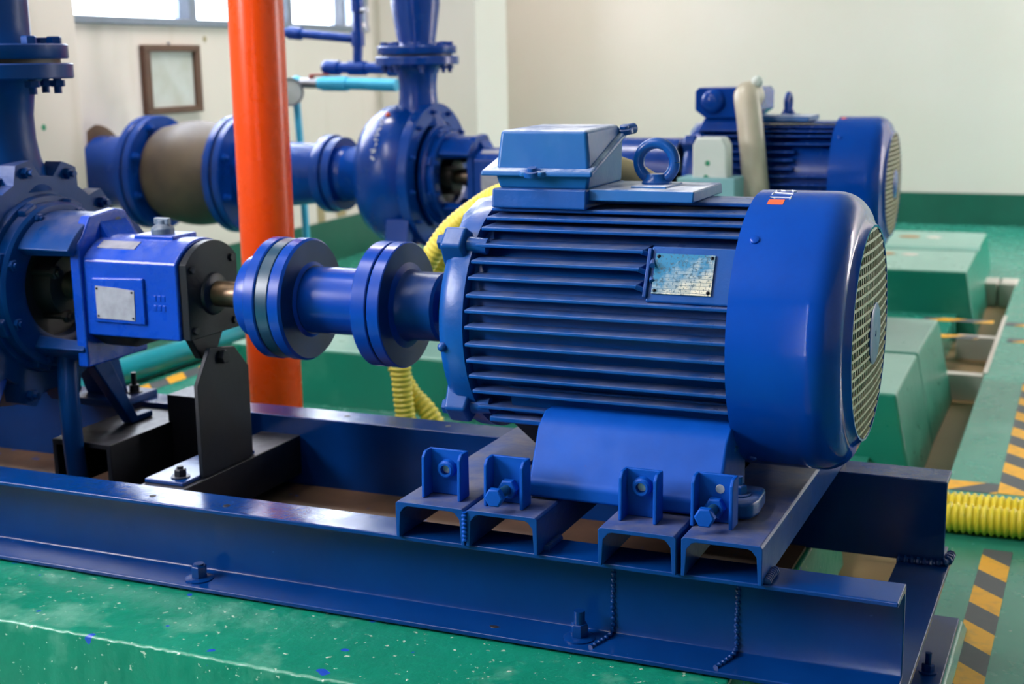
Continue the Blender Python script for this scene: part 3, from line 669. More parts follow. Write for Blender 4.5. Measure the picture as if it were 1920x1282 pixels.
# ------------------------------------------------------------------ pump
def arc_section(w, h, R):
    """outline in (y, z): flat sides at +-w, flat at the foot, arched top"""
    a0 = math.asin(w / R); top = [(R * sin(a), R * cos(a) - .004) for a in [a0 - 2 * a0 * k / 14 for k in range(15)]]
    return [(-w, -h)] + [(-w, top[-1][1])] + top[::-1][1:-1] + [(w, top[0][1])] + [(w, -h)]
def pump(T, base, label, near):
    t = thing('centrifugal_pump', label, 'pump', base)
    # spiral casing
    bm = B(); prof = [(-2.20, .06), (-2.20, .13), (-2.17, .19), (-2.14, .24), (-2.09, .275), (-2.03, .287), (-1.97, .278), (-1.93, .258), (-1.895, .245), (-1.895, .06)]
    lathe(bm, (0, 0, 0), XA, prof, 64); lathe(bm, (0, 0, 0), XA, [(-2.30, .11), (-2.20, .115), (-2.15, .19)], 48)
    cas = obj('spiral_casing', bm, 'pump', t, T=T, angle=60)
    bm = B(); prf = [(.20, .110), (.24, .092), (.27, .082), (.31, .076), (.36, .075), (.40, .080), (.425, .088), (.44, .105)]
    lathe(bm, (-1.965, 0, 0), (0, 0, 1), prf, 48); nk = obj('discharge_neck', bm, 'pump', t, T=T, angle=60)
    if False: obj('neck_rib', hexa(B(), [(-1.98, -.10, .24), (-1.95, -.10, .24), (-1.95, .0, .24), (-1.98, .0, .24)], [(-1.90, -.145, .43), (-1.87, -.145, .43), (-1.87, .0, .43), (-1.90, .0, .43)]), 'pump', nk, bevel=.006, T=T)
    fl = obj('discharge_flange', lathe(B(), (-1.965, 0, .436), (0, 0, 1), [(0, .05), (0, .162), (.003, .165), (.030, .165), (.033, .162), (.033, .05)], 72), 'pump', t, T=T)
    obj('suction_flange', lathe(B(), (0, 0, 0), XA, [(-2.345, .05), (-2.345, .150), (-2.31, .150), (-2.31, .115), (-2.28, .11)], 48), 'pump', t, T=T)
    # scalloped casing cover flange
    bm = B(); pts = []
    nb = 12
    for k in range(nb * 12):
        a = 2 * PI * k / (nb * 12); ph = ((a * nb / (2 * PI)) % 1); d = abs(ph - .5) * 2   # d = 0 mid-gap, 1 on a lug
        pts.append(((.232 + .036 * min(1, max(0, (d - .38) / .25))) * cos(a + rad(10)), (.232 + .036 * min(1, max(0, (d - .38) / .25))) * sin(a + rad(10))))
    if near: prism(bm, pts, 'x', -1.905, -1.862)
    else: lathe(bm, (0, 0, 0), XA, [(-1.925, .06), (-1.925, .283), (-1.92, .287), (-1.885, .287), (-1.880, .283), (-1.880, .222), (-1.900, .212), (-1.900, .06)], 72)
    cv = obj('casing_cover', bm, 'pump', t, T=T, smooth=not near)
    obj('cover_step', lathe(B(), (0, 0, 0), XA, [(-1.87, .07), (-1.862, .205), (-1.872, .203), (-1.868, .196), (-1.850, .19), (-1.846, .10)], 64), 'pump', cv, T=T)
    for k in range(nb):
        a = rad(10) + 2 * PI * (k) / nb; rb = .246 if near else .256
        p = Vector((-1.862 if near else -1.882, rb * cos(a), rb * sin(a))); obj('cover_bolt', bolt(B(), p, XA, .0135 if near else .011, .013, .010, False), 'pump', cv, T=T)
    # lantern between cover and bearing housing, open on the camera side
    lf = obj('lantern_flange', lathe(B(), (0, 0, 0), XA, [(-1.855, .10), (-1.855, .176), (-1.852, .178), (-1.826, .178), (-1.82, .172), (-1.818, .128), (-1.825, .112), (-1.855, .11)], 56), 'pump', t, T=T)
    for k in range(8):
        a = rad(22.5) + 2 * PI * k / 8; p = Vector((-1.824, .160 * cos(a), .160 * sin(a))); 
        obj('lantern_bolt', bolt(B(), p, XA, .012, .012, .006, False), 'pump', lf, T=T)
        bm = B(); d = Vector((0, cos(a), sin(a))); e = Vector((0, -sin(a), cos(a)))
        hexa(bm, [tuple(Vector((-1.853, 0, 0)) + d * .15 + e * w) for w in (-.03, .03)] + [tuple(Vector((-1.828, 0, 0)) + d * .15 + e * w) for w in (.03, -.03)],
             [tuple(Vector((-1.852, 0, 0)) + d * .188 + e * w) for w in (-.018, .018)] + [tuple(Vector((-1.830, 0, 0)) + d * .188 + e * w) for w in (.018, -.018)])
        obj('flange_lug', bm, 'pump', lf, bevel=.004, T=T)
    for a0, a1 in ((36, 144), (228, 312)):   # top and bottom shells; sides open
        A0, A1 = rad(a0), rad(a1); bm = B(); n_ = 20; rows = []
        for k in range(n_ + 1):
            a = A0 + (A1 - A0) * k / n_
            rows.append([bm.verts.new((x, r2 * cos(a), r2 * sin(a))) for x, r2 in ((-1.83, .160), (-1.690, .158), (-1.690, .135), (-1.83, .128))])
        for p_, q_ in zip(rows, rows[1:]):
            for i in range(4): j = (i + 1) % 4; bm.faces.new((p_[i], p_[j], q_[j], q_[i]))
        bm.faces.new(rows[0]); bm.faces.new(rows[-1])
        obj('lantern_shell', bm, 'pump', t, bevel=.003, T=T)
    hk = obj('lantern_plate', prism(B(), [(-.098, -.155), (-.100, .105), (-.085, .118), (-.058, .158), (.025, .166), (.055, .160), (.085, .115), (.098, .10), (.098, -.155)], 'x', -1.712, -1.685), 'house', t, bevel=.005, T=T)
    obj('lifting_hole', lathe(B(), (-1.6848, .028, .132), XA, [(0, .015), (.0004, .0145), (.0005, 0)], 20), 'black', hk, T=T)
    # fillet web running from the plate down to the housing
    obj('web_rib', prism(B(), [(-1.69, .07), (-1.69, .150), (-1.672, .125), (-1.655, .100), (-1.63, .086)], 'y', -.030, .058), 'house', hk, bevel=.004, T=T)
    # bearing housing
    sec = arc_section(.0905, .086, .118)
    hs = obj('bearing_housing', prism(B(), sec, 'x', -1.695, -1.452), 'house', t, bevel=.005, seg=3, T=T)
    sm = arc_section(.082, .080, .108)
    obj('cover_gap', prism(B(), sm, 'x', -1.455, -1.441), 'black', t, T=T)
    sec2 = arc_section(.0865, .084, .114)
    ec = obj('end_cover', prism(B(), sec2, 'x', -1.447, -1.430), 'plate', t, bevel=.002, T=T)
    for y, z in ((-.070, .058), (.066, .066), (-.070, -.066), (.066, -.066)):
        bm = B(); hexn(bm, (-1.4305, y, z), XA, .0085, .006); obj('cover_screw', bm, 'dark', ec, T=T)
    obj('seal_collar', lathe(B(), (0, 0, 0), XA, [(-1.431, .045), (-1.424, .042), (-1.420, .034)], 32), 'dark', ec, T=T)
    obj('pump_shaft', lathe(B(), (0, 0, 0), XA, [(-1.432, .0265), (-1.30, .0265)], 32), 'steel', t, T=T)
    obj('inner_shaft', lathe(B(), (0, 0, 0), XA, [(-1.86, .03), (-1.69, .03)], 24), 'steel', t, T=T)
    # gland inside the lantern
    bm = B(); lathe(bm, (0, 0, 0), XA, [(-1.86, .128), (-1.845, .125), (-1.845, .07), (-1.80, .066), (-1.80, .05)], 40); gl = obj('stuffing_box', bm, 'black', t, T=T)
    for a in (60, 150, 240, 330):
        bm = B(); d = Vector((0, cos(rad(a)), sin(rad(a)))); p = Vector((-1.845, 0, 0)) + d * .072; cyl(bm, p, p + Vector((.075, 0, 0)), .008, n=10); hexn(bm, p + Vector((.055, 0, 0)), XA, .014, .012)
        obj('gland_stud', bm, 'black', gl, T=T)
    # nameplate on its raised pad, top plate, oil plug
    npd = obj('plate_pad', prism(B(), [(-1.662, -.056), (-1.532, -.056), (-1.532, .040), (-1.662, .036)], 'y', -.0965, -.088), 'house', hs, bevel=.003, T=T)
    pl = obj('nameplate', prism(B(), [(-1.652, -.047), (-1.556, -.048), (-1.554, .014), (-1.600, .018), (-1.652, .020)], 'y', -.0982, -.0962), 'plate_metal', hs, smooth=False, T=T)
    for x, z in ((-1.648, .015), (-1.648, -.042), (-1.560, -.043), (-1.560, .010)): obj('rivet', ball(B(), (x, -.0984, z), .0026, n=8), 'dark', pl, T=T)
    bm = B(); ang = .55
    q = lambda x, e, d: (x, -.055 + e * cos(.49) - d * sin(.49) * 1.0, .0985 + e * sin(.49) + d * cos(.49))
    hexa(bm, [q(-1.665, -.013, -.004), (q(-1.57, -.013, -.004)), q(-1.57, .013, -.004), q(-1.665, .013, -.004)], [q(-1.665, -.013, .003), q(-1.57, -.013, .003), q(-1.57, .013, .003), q(-1.665, .013, .003)])
    obj('top_nameplate', bm, 'plate_metal', hs, smooth=False, T=T)
    ped = obj('plug_boss', box(B(), -1.60, -1.50, -.03, .05, .10, .119), 'house', hs, bevel=.003, T=T)
    bm = B(); lathe(bm, (-1.548, .0, .118), (0, 0, 1), [(0, .024), (.012, .024), (.018, .018), (.021, .012), (.03, .011)], 24); box(bm, -1.566, -1.530, -.006, .006, .138, .152)
    obj('oil_plug', bm, 'gray_cap', hs, bevel=.002, T=T)
    bm = B()
    for i in range(3):
        for j in range(2): box(bm, -1.512 + i * .011, -1.505 + i * .011, -.0918, -.088, -.006 - j * .02, .006 - j * .02)
    obj('cast_mark', bm, 'house', hs, bevel=.001, T=T)
    # oil sump below the housing
    obj('oil_sump', hexa(B(), [(-1.68, -.05, -.115), (-1.60, -.05, -.115), (-1.60, .06, -.115), (-1.68, .06, -.115)], [(-1.70, -.085, -.083), (-1.56, -.085, -.083), (-1.56, .085, -.083), (-1.70, .085, -.083)]), 'plate', t, bevel=.01, seg=3, T=T)
    obj('support_lug', prism(B(), [(-.06, -.082), (-.025, -.135), (.025, -.135), (.06, -.082)], 'x', -1.47, -1.452), 'plate', t, bevel=.003, T=T)
    # casing feet
    zf = -.33 if near else -.39
    for sgn in (-1, 1):
        bm = B()
        hexa(bm, [(-2.0, sgn * .255, zf), (-1.90, sgn * .255, zf), (-1.90, sgn * .285, zf), (-2.0, sgn * .285, zf)], [(-2.0, sgn * .18, -.15), (-1.90, sgn * .18, -.15), (-1.90, sgn * .24, -.15), (-2.0, sgn * .24, -.15)])
        box(bm, -2.02, -1.86, sgn * .27 - .07, sgn * .27 + .07, zf, zf + .018)
        ft = obj('casing_foot', bm, 'pump', t, bevel=.004, T=T)
        bm = B(); bolt(bm, (-1.89, sgn * .29, zf + .018), (0, 0, 1), .013, .016, .03); obj('foot_bolt', bm, 'dark', ft, T=T)
    if near:
        obj('front_leg', hexa(B(), [(-1.94, -.30, -.328), (-1.855, -.30, -.328), (-1.855, -.24, -.328), (-1.94, -.24, -.328)], [(-1.94, -.19, -.18), (-1.87, -.19, -.18), (-1.87, -.13, -.18), (-1.94, -.13, -.18)]), 'house', t, bevel=.006, T=T)
        bm = B(); tube(bm, [(-1.79, -.04, -.14), (-1.782, -.055, -.22), (-1.782, -.055, -.32), (-1.79, -.04, -.42), (-1.80, -.02, -.47)], .022, 14); obj('drain_pipe', bm, 'pump', t, T=T)
        obj('lantern_strut', prism(B(), [(-.02, -.13), (.045, -.13), (.150, -.325), (.205, -.325), (.205, -.34), (.13, -.34)], 'x', -1.80, -1.77), 'pump', t, bevel=.004, T=T)
    return t, cas, fl
pt, cas1, fl1 = pump(T1, (-1.8, AY, .16), 'near blue centrifugal pump with a dark end cover, cut off by the left edge', True)
# support stand of the bearing housing
t = thing('support_stand', 'dark steel plate stand under the near pump bearing housing, bolted to the frame cross member', 'support stand', (-1.43, AY, .12))
pts = [(.264, .122), (.264, .315), (.312, .385), (.398, .372), (.444, .322), (.444, .130), (.438, .122)]
sp = obj('stand_plate', prism(B(), pts, 'x', -1.428, -1.418), 'plate', t, bevel=.0015)
bm = B(); hexn(bm, (-1.418, .350, .360), XA, .015, .012); obj('stand_bolt', bm, 'plate', t)
fp = obj('foot_plate', box(B(), -1.52, -1.425, .205, .46, .1205, .129), 'frame', t, bevel=.002)
bm = B(); bolt(bm, (-1.455, .238, .129), (0, 0, 1), .013, .015, .006); obj('stand_bolt', bm, 'dark', t)

# discharge pipe of the near pump
def flanged_riser(T, base, label, prof, name='discharge_pipe', z0=.478):
    t = thing(name, label, 'pipe', base)
    obj('pipe_flange', lathe(B(), (-1.965, 0, z0), (0, 0, 1), [(0, .05), (0, .155), (.003, .157), (.028, .157), (.031, .154), (.031, .05)], 72), 'pump', t, T=T)
    obj('gasket', lathe(B(), (-1.965, 0, z0 - .0105), (0, 0, 1), [(0, .05), (0, .140), (.012, .140), (.012, .05)], 48), 'black', t, T=T)
    obj('riser', lathe(B(), (-1.965, 0, z0 + .028), (0, 0, 1), prof, 56), 'pump', t, T=T, angle=60)
    for k in range(8):
        a = rad(-11) + 2 * PI * k / 8; p = Vector((-1.965 + .130 * cos(a), .130 * sin(a), z0 + .031))
        bm = B(); bolt(bm, p, (0, 0, 1), .0165, .016, 0, False); bolt(bm, p - Vector((0, 0, .076)), (0, 0, -1), .0165, .014, .014, False); cyl(bm, p, p - Vector((0, 0, .078)), .009, n=10)
        obj('flange_bolt', bm, 'pump', t, T=T)
    return t
flanged_riser(T1, (-1.965, AY, .97), 'near blue discharge pipe rising from the near pump flange at the left edge', [(0, .088), (.006, .084), (.05, .083), (2.2, .083)])

# ------------------------------------------------------------------ far machine
S2 = .94; BY, BZ = 2.70, .530
T2 = TM(-.312, BY, BZ, S2)
m2, body2, cover2, pad2 = motor(T2, (-.74, BY, .1), 'far blue finned electric motor with a round plug on its junction box', False)
obj('base_packer', box(B(), -.95, -.55, BY - .29, BY + .29, .035, .29), 'frame', m2, bevel=.004)
bm = B(); oc = []
x0, x1, y0, y1 = -1.055, -.838, BY - .12, BY + .10
prism(bm, [(x0, .775), (x0 + .035, .750), (x1 - .035, .750), (x1, .775), (x1, .835), (x1 - .01, .850), (x0 + .012, .850), (x0, .838)], 'y', y0, y1)
jb = obj('junction_box', bm, 'cover', m2, bevel=.004)
obj('box_plug', lathe(B(), (-.992, y0, .805), (0, -1, 0), [(0, .040), (.012, .039), (.022, .032), (.028, .018), (.03, 0)], 28), 'cover', jb)
obj('box_neck', hexa(B(), [(-1.05, BY - .12, .705), (-.84, BY - .12, .705), (-.84, BY + .10, .705), (-1.05, BY + .10, .705)], [(-1.025, BY - .095, .755), (-.865, BY - .095, .755), (-.865, BY + .08, .755), (-1.025, BY + .08, .755)]), 'cover', m2, bevel=.006)
obj('sticker', lathe(B(), (-.574, BY - .045, BZ + .2155), (0, -.2, 1), [(0, .012), (.001, .0118), (.0011, 0)], 4), 'sticker', cover2)['label'] = 'small orange sticker'
t = thing('coupling_guard', 'far plain blue cylindrical guard over the shaft between the far pump and the far motor', 'coupling guard', (-1.4, BY, .035))
obj('guard_shell', lathe(B(), (0, BY, BZ), XA, [(-1.625, .136), (-1.625, .147), (-1.130, .147), (-1.130, .136), (-1.30, .136)], 56, cap=False), 'pump2', t, angle=50)
obj('guard_end', lathe(B(), (0, BY, BZ), XA, [(-1.17, .137), (-1.16, .137), (-1.16, .035), (-1.17, .035)], 40), 'black', t)
for x in (-1.58, -1.24):
    obj('guard_leg', hexa(B(), [(x, BY - .10, .165), (x + .04, BY - .10, .165), (x + .04, BY + .10, .165), (x, BY + .10, .165)], [(x, BY - .07, BZ - .11), (x + .04, BY - .07, BZ - .11), (x + .04, BY + .07, BZ - .11), (x, BY + .07, BZ - .11)]), 'pump2', t, bevel=.004)
obj('guard_base', box(B(), -1.66, -1.16, BY - .2, BY + .2, .035, .165), 'frame', t, bevel=.004)
p2, cas2, fl2 = pump(T2, (-2.0, BY, .1), 'far blue centrifugal pump with white handwriting on its casing, behind the orange pipe', False)
obj('base_packer', box(B(), -2.3, -1.95, BY - .33, BY + .29, .035, .168), 'frame', p2, bevel=.004)
flanged_riser(T2, (-2.16, BY, 1.0), 'far blue tapered discharge pipe rising from the far pump', [(0, .086), (.006, .076), (.02, .075), (.16, .096), (2.0, .098)])
# handwriting and red dot on the casing, facing the camera
ctr = Vector((-2.16, BY, BZ + .02))
def on_cas(x, deg, rr): a = rad(deg); return Vector((x, BY - rr * cos(a), BZ + rr * sin(a)))
bm = B(); random.seed(3)
for k in range(8):
    dg = 53 - k * 5.0; xx = -2.232 + .01 * cos(rad(dg)) ; rr = .2685
    P = [on_cas(xx + random.uniform(-.014, .014), dg + random.uniform(-1.8, 1.8), rr + .001) for _ in range(5)]
    tube(bm, P, .0022, 6, .01)
obj('handwriting', bm, 'chalk', cas2)
obj('paint_dot', ball(B(), on_cas(-2.215, 59, .270), .010, n=12), 'sticker', cas2)['label'] = 'small red paint dot'

# suction line of the far pump
def flange_pair(t, x, r, z, nb=8, mat='pump'):
    for a, b in ((x - .040, x - .008), (x + .004, x + .036)):
        f_ = obj('pipe_flange', lathe(B(), (a, BY, z), XA, [(0, .06), (0, r - .003), (.003, r), (b - a - .003, r), (b - a, r - .003), (b - a, .06)], 56), mat, t)
    obj('gasket', lathe(B(), (x - .009, BY, z), XA, [(0, .05), (0, r - .012), (.014, r - .012), (.014, .05)], 48), 'black', t)
    for k in range(nb):
        a = 2 * PI * (k + .5) / nb; p = Vector((x + .036, BY + (r - .032) * cos(a), z + (r - .032) * sin(a))); bm = B()
        bolt(bm, p, XA, .017, .015, .014, False); bolt(bm, p - Vector((.076, 0, 0)), (-1, 0, 0), .017, .015, 0, False); cyl(bm, p + Vector((.004, 0, 0)), p - Vector((.08, 0, 0)), .009, n=10); obj('flange_bolt', bm, mat, t)
SZ = .522
t = thing('suction_reducer', 'blue tapered suction pipe between the rubber joint and the far pump', 'pipe', (-2.7, BY, SZ))
sx = -.312 + S2 * -2.345
obj('taper_pipe', lathe(B(), (-2.94, BY, SZ), (2.94 + sx - .03, 0, BZ - SZ), [(0, .135), (.05, .134), (.16, .130), (.33, .115), (2.94 + sx - .03, .108)], 48), 'pump', t, angle=60)
obj('pipe_flange', lathe(B(), (sx - .046, BY, BZ), XA, [(0, .06), (0, .148), (.003, .150), (.036, .150), (.039, .147), (.039, .06)], 56), 'pump', t)
obj('gasket', lathe(B(), (sx - .008, BY, BZ), XA, [(0, .05), (0, .132), (.01, .132), (.01, .05)], 40), 'black', t)
flange_pair(t, -2.955, .234, SZ)
t = thing('expansion_joint', 'brown worn rubber expansion joint between two flange pairs of the far suction line', 'expansion joint', (-3.16, BY, SZ))
prof = [(-3.345, .16), (-3.335, .175), (-3.31, .19)] + [(-3.29 + .24 * k / 10, .192 + .020 * sin(PI * k / 10)) for k in range(11)] + [(-3.03, .185), (-3.0, .172)]
obj('rubber_bellows', lathe(B(), (0, BY, SZ), XA, prof, 56), 'joint', t, angle=60)
t = thing('suction_pipe', 'far blue suction pipe coming out of the left wall', 'pipe', (-3.6, BY, SZ))
obj('straight_pipe', lathe(B(), (0, BY, SZ), XA, [(onleft(BY) + .012, .147), (-3.38, .147)], 48), 'pump', t)
flange_pair(t, -3.385, .232, SZ)
bm = B(); hx = onleft(BY) + .001
lathe(bm, (hx, BY - .02, SZ + .01), XA, [(0, .185), (.004, .17), (.0045, 0)], 32); struct(obj('trim_5', bm, 'pit'))

# small pipes by the far pump
YP = 3.2
t = thing('drain_piping', 'thin blue threaded pipes with elbows beside the far discharge pipe', 'pipe', (-2.7, YP, .93))
obj('cross_pipe', tube(B(), [(-3.12, YP, 1.09), (-3.0, YP, 1.08), (-2.72, YP, 1.052)], .019, 14, smooth=False), 'pump', t)
obj('pipe_socket', cyl(B(), (-3.03, YP, 1.083), (-2.97, YP, 1.077), .027, n=16), 'pump', t)
obj('upright_pipe', tube(B(), [(-2.690, YP, 1.75), (-2.693, YP, 1.05), (-2.70, YP, .94)], .021, 14, smooth=False), 'pump', t)
for z in (1.05, 1.19): obj('pipe_tee', cyl(B(), (-2.694, YP, z - .03), (-2.694, YP, z + .03), .029, n=16), 'pump', t)
obj('branch_pipe', tube(B(), [(-2.84, YP, .934), (-2.70, YP, .930), (-2.48, YP, .925)], .023, 14, smooth=False), 'pump', t)
bm = B(); ball(bm, (-2.845, YP, .934), .032); cyl(bm, (-2.845, YP, .934), (-2.79, YP, .932), .031, n=16); obj('pipe_elbow', bm, 'pump', t); obj('pipe_tee', cyl(B(), (-2.74, YP, .931), (-2.66, YP, .929), .030, n=16), 'pump', t)
obj('end_fitting', cyl(B(), (-2.55, YP, .927), (-2.50, YP, .927), .034, n=16), 'pump', t)
bm = B(); cyl(bm, (-2.685, YP, 1.166), (-2.64, YP - .01, 1.166), .014, n=10); cyl(bm, (-2.643, YP - .012, 1.175), (-2.640, YP - .012, 1.08), .0075, n=8); obj('valve_lever', bm, 'grey_fit', t)
t = thing('cyan_pipe', 'light blue plastic pipe with a grey union leading to the round gauge', 'pipe', (-2.8, YP, .87))
obj('pipe_run', tube(B(), [(-2.88, YP - .02, .868), (-2.70, YP - .02, .866), (-2.60, YP - .03, .862), (-2.50, YP - .03, .858)], .026, 14), 'sky_pipe', t)
obj('pipe_coupler', cyl(B(), (-2.86, YP - .02, .868), (-2.74, YP - .02, .866), .031, n=16), 'sky_pipe', t)
obj('grey_union', cyl(B(), (-2.97, YP - .02, .872), (-2.87, YP - .02, .869), .022, n=16), 'grey_fit', t)
bm = B(); box(bm, -2.92, -2.83, YP - .03, YP - .015, .900, .910); box(bm, -2.925, -2.905, YP - .03, YP - .012, .87, .906); obj('valve_handle', bm, 'red_handle', t, bevel=.003)
obj('elbow_fitting', ball(B(), (-2.99, YP - .02, .875), .028), 'sky_pipe', t)
t = thing('drop_pipe', 'thin light blue plastic pipe standing upright behind the orange pipe', 'pipe', (-2.98, YP, FZ))
obj('pipe_run', tube(B(), [(-3.012, YP, .86), (-3.000, YP, .61), (-2.985, YP, FZ)], .016, 12, smooth=False), 'sky_pipe', t)
t = thing('pressure_gauge', 'round grey pressure gauge half hidden behind the orange pipe', 'gauge', (-3.05, YP - .05, .84))
obj('gauge_case', lathe(B(), (-2.995, YP - .075, .835), (.75, -.66, 0), [(-.02, 0), (-.02, .055), (0, .060), (.012, .060), (.012, .054), (.008, .053)], 32), 'grey_fit', t)
obj('gauge_glass', lathe(B(), (-2.995, YP - .075, .835), (.75, -.66, 0), [(.008, .053), (.009, .05), (.0095, 0)], 32), 'paper', t)

# ------------------------------------------------------------------ orange pipe, hoses, cyan floor pipe
t = thing('orange_pipe', 'thick glossy orange vertical pipe standing behind the near coupling', 'pipe', (-1.858, 1.2, FZ))
obj('pipe_body', lathe(B(), (-1.858, 1.2, FZ), (0, 0, 1), [(0, .0735), (3.4, .0735)], 48), 'orange', t)
obj('floor_collar', lathe(B(), (-1.858, 1.2, FZ), (0, 0, 1), [(0, .10), (.012, .10), (.016, .0735)], 32), 'orange', t)
yy = .95
tag(obj('corrugated_hose', tube(B(), [(-1.02, yy - .02, .655), (-1.085, yy, .628), (-1.172, yy, .567), (-1.228, yy, .500), (-1.290, yy, .400), (-1.318, yy, .290), (-1.324, yy, .214), (-1.316, yy, .10), (-1.30, yy, -.004)], .0245, 16, rib=.055, pitch=.013), 'yellow'), 'yellow corrugated hose behind the coupling, upper strand that hangs straight down to the plinth', 'hose')
tag(obj('corrugated_hose', tube(B(), [(-1.06, yy + .055, .60), (-1.16, yy + .06, .545), (-1.245, yy + .06, .465), (-1.33, yy + .06, .36), (-1.372, yy + .06, .26), (-1.365, yy + .06, .20), (-1.325, yy + .05, .14), (-1.275, yy + .055, .085), (-1.225, yy + .07, -.03), (-1.21, yy + .08, FZ + .03)], .0245, 16, rib=.055, pitch=.013), 'yellow'), 'yellow corrugated hose behind the coupling, lower strand that bends to the right at its foot', 'hose')
tag(obj('corrugated_hose', tube(B(), [(-.35, 1.27, FZ + .034), (-.05, 1.262, FZ + .036), (.2, 1.275, FZ + .035), (.6, 1.30, FZ + .035)], .033, 18, rib=.08, pitch=.0155), 'yellow2'), 'yellow corrugated hose with green paint stains on the floor right of the frame, nearer strand', 'hose')
tag(obj('corrugated_hose', tube(B(), [(-.35, 1.345, FZ + .036), (-.05, 1.338, FZ + .038), (.2, 1.348, FZ + .036), (.6, 1.37, FZ + .036)], .034, 18, rib=.08, pitch=.0155), 'yellow2'), 'yellow corrugated hose on the floor right of the frame, farther strand partly hidden', 'hose')
tag(obj('floor_pipe', tube(B(), [(-2.905, .9, -.10), (-2.905, 3.4, -.10)], .047, 24, smooth=False), 'cyan'), 'cyan plastic pipe lying on the floor below the bearing housing', 'pipe')
# conduit and white box in front of the far motor
t = thing('cable_conduit', 'beige plastic conduit pipe rising from behind the near motor to the far motor junction box', 'conduit', (-.80, 2.45, FZ))
obj('conduit_tube', tube(B(), [(-.868, y0 - .035, .825), (-.862, y0 - .07, .812), (-.848, y0 - .09, .76), (-.825, y0 - .115, .62), (-.80, y0 - .15, .45), (-.78, y0 - .2, .2), (-.76, y0 - .25, .034)], .0415, 20), 'beige', t)
obj('conduit_gland', lathe(B(), (-.868, y0, .822), (0, -1, .0), [(-.002, .048), (.02, .048), (.03, .044), (.05, .043)], 24), 'beige', t)
obj('gland_clip', ball(B(), (-.838, y0 - .03, .868), .020), 'white', t)
t = thing('control_box', 'small white box with green paint spots in front of the far motor', 'box', (-.93, 2.36, .034))
bm = B(); prism(bm, [(-.985, .034), (-.985, .675), (-.972, .70), (-.89, .70), (-.875, .675), (-.86, .034)], 'y', 2.31, 2.39)
cb = obj('box_body', bm, 'white', t, bevel=.008, seg=3)
for x, z in ((-.935, .62), (-.94, .575), (-.93, .568)): obj('paint_spot', ball(B(), (x, 2.31, z), .009, 1, .2, 1, n=10), 'greendot', cb)
obj('box_foot', box(B(), -1.03, -.84, 2.29, 2.41, .034, .575), 'pale_teal', t, bevel=.006)

# wall stains near the floor, painted spots on the column
for y, z, w, h in ((4.60, .16, .09, .14), (4.83, .17, .12, .15)):
    struct(obj('trim_6', win_rect(B(), y, y + w, z - .08, z + h - .08, .001, .002), 'tan', smooth=False))
for y, z in ((2.02, .72), (2.10, .735)):
    struct(obj('trim_7', lathe(B(), (-3.42, y, z), XA, [(0, .012), (.001, .011), (.0011, 0)], 14), 'greendot'))
struct(obj('trim_8', lathe(B(), (onleft(3.55) + .001, 3.56, 1.075), XA, [(0, .014), (.001, .013), (.0011, 0)], 14), 'tan'))

# the far machine and its pipes take a brighter blue
far = {p2.name, 'discharge_pipe.001', 'suction_reducer', 'expansion_joint', 'suction_pipe', 'drain_piping', m2.name}
for o in list(C.objects):
    if o.type != 'MESH': continue
    a = o
    while a.parent: a = a.parent
    if a.name in far and o.data.materials[0] in (M['pump'], M['house']): o.data.materials[0] = M['pump2']
    if a.name == m2.name and o.data.materials[0] == M['motor']: o.data.materials[0] = M['pump2']

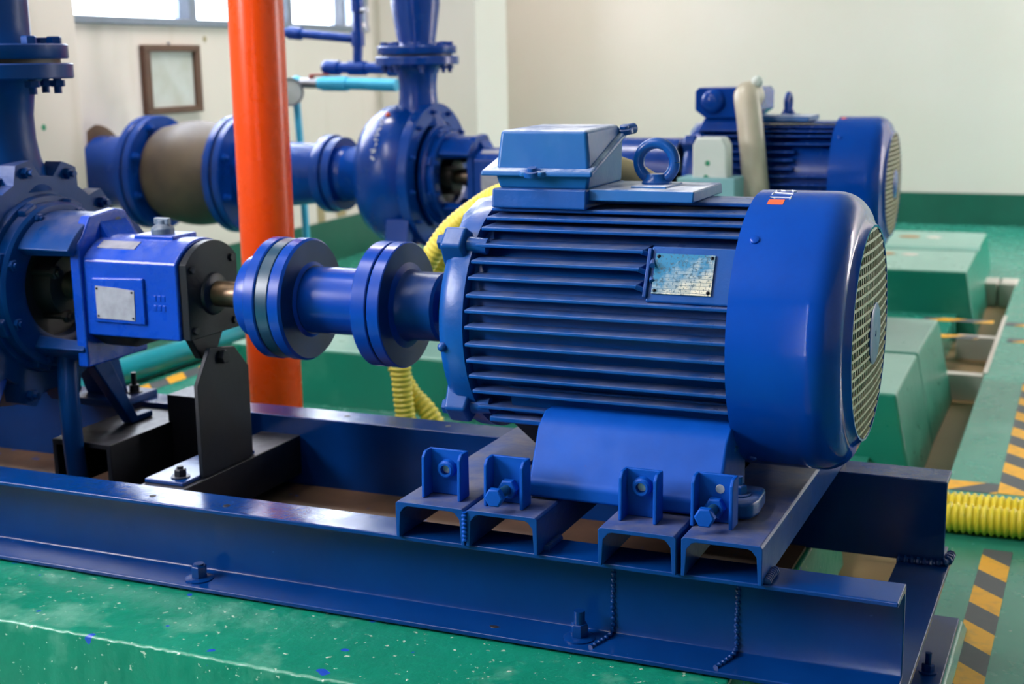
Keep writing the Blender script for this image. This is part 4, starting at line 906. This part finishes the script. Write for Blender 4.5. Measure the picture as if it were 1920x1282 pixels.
# ------------------------------------------------------------------ light
w = bpy.data.worlds.new('world'); bpy.context.scene.world = w; w.use_nodes = True
bg = w.node_tree.nodes['Background']; bg.inputs['Color'].default_value = (.97, .95, 1, 1); bg.inputs['Strength'].default_value = 40.0
def portal(c, nrm, sx_, sy_):
    L = bpy.data.lights.new('portal', 'AREA'); L.shape = 'RECTANGLE'; L.size = sx_; L.size_y = sy_; L.cycles.is_portal = True
    o = bpy.data.objects.new('window_portal', L); C.objects.link(o); o.location = c
    o.rotation_euler = Vector(nrm).to_track_quat('-Z', 'Y').to_euler()
portal((onleft(3.8) - .19, 3.8, 2.06), (1, 0, 0), 3.0, 1.8)
portal((onleft(6.15) - .19, 6.15, 2.06), (1, 0, 0), .3, 1.8)  # for the added opening hidden by the column
portal((onleft(-1.75) - .19, -1.85, 2.0), (1, 0, 0), 1.7, 1.4)
for x0_, x1_, z0_, z1_ in RW: portal(((x0_ + x1_) / 2, -4.19, (z0_ + z1_) / 2), (0, 1, 0), x1_ - x0_, z1_ - z0_)
portal((5.19, 6.95, 1.65), (-1, 0, 0), .7, 2.5)
def lamp(loc, aim, power, sx_, sy_, col=(1, 1, 1)):
    L = bpy.data.lights.new('overhead_light', 'AREA'); L.shape = 'RECTANGLE'; L.size = sx_; L.size_y = sy_; L.energy = power; L.color = col
    o = bpy.data.objects.new('overhead_light', L); C.objects.link(o); o.location = loc
    o.rotation_euler = (Vector(aim) - Vector(loc)).to_track_quat('-Z', 'Y').to_euler()
lamp((-2.15, -.75, 3.25), (-1.7, -.6, 0), 75, 2.6, .35, (1, .96, .95))
lamp((-2.7, 3.0, 3.25), (-2.7, 3.0, 0), 85, 1.6, .35, (1, .98, .95))  # no known fixture: added and placed to brighten the corner column
lamp((1.7, 6.0, 3.2), (1.6, 7.2, .6), 62, 2.0, .3, (1, .97, 1))  # added fill light for the back wall, not a known fixture
lamp((3.7, 6.0, 3.2), (3.7, 7.2, .8), 88, 1.8, .3, (1, .97, 1))  # second added fill, brightens the right part of the back wall

sc = bpy.context.scene
vs_ = sc.view_settings; vs_.view_transform = 'Standard'; vs_.look = 'None'; vs_.gamma = 1; vs_.use_curve_mapping = False; vs_.exposure = 0.12
sc.cycles.max_bounces = 8; sc.cycles.diffuse_bounces = 5; sc.cycles.glossy_bounces = 4; sc.cycles.transmission_bounces = 6
sc.cycles.caustics_reflective = False; sc.cycles.caustics_refractive = False; sc.cycles.sample_clamp_indirect = 6
sc.cycles.use_denoising = True
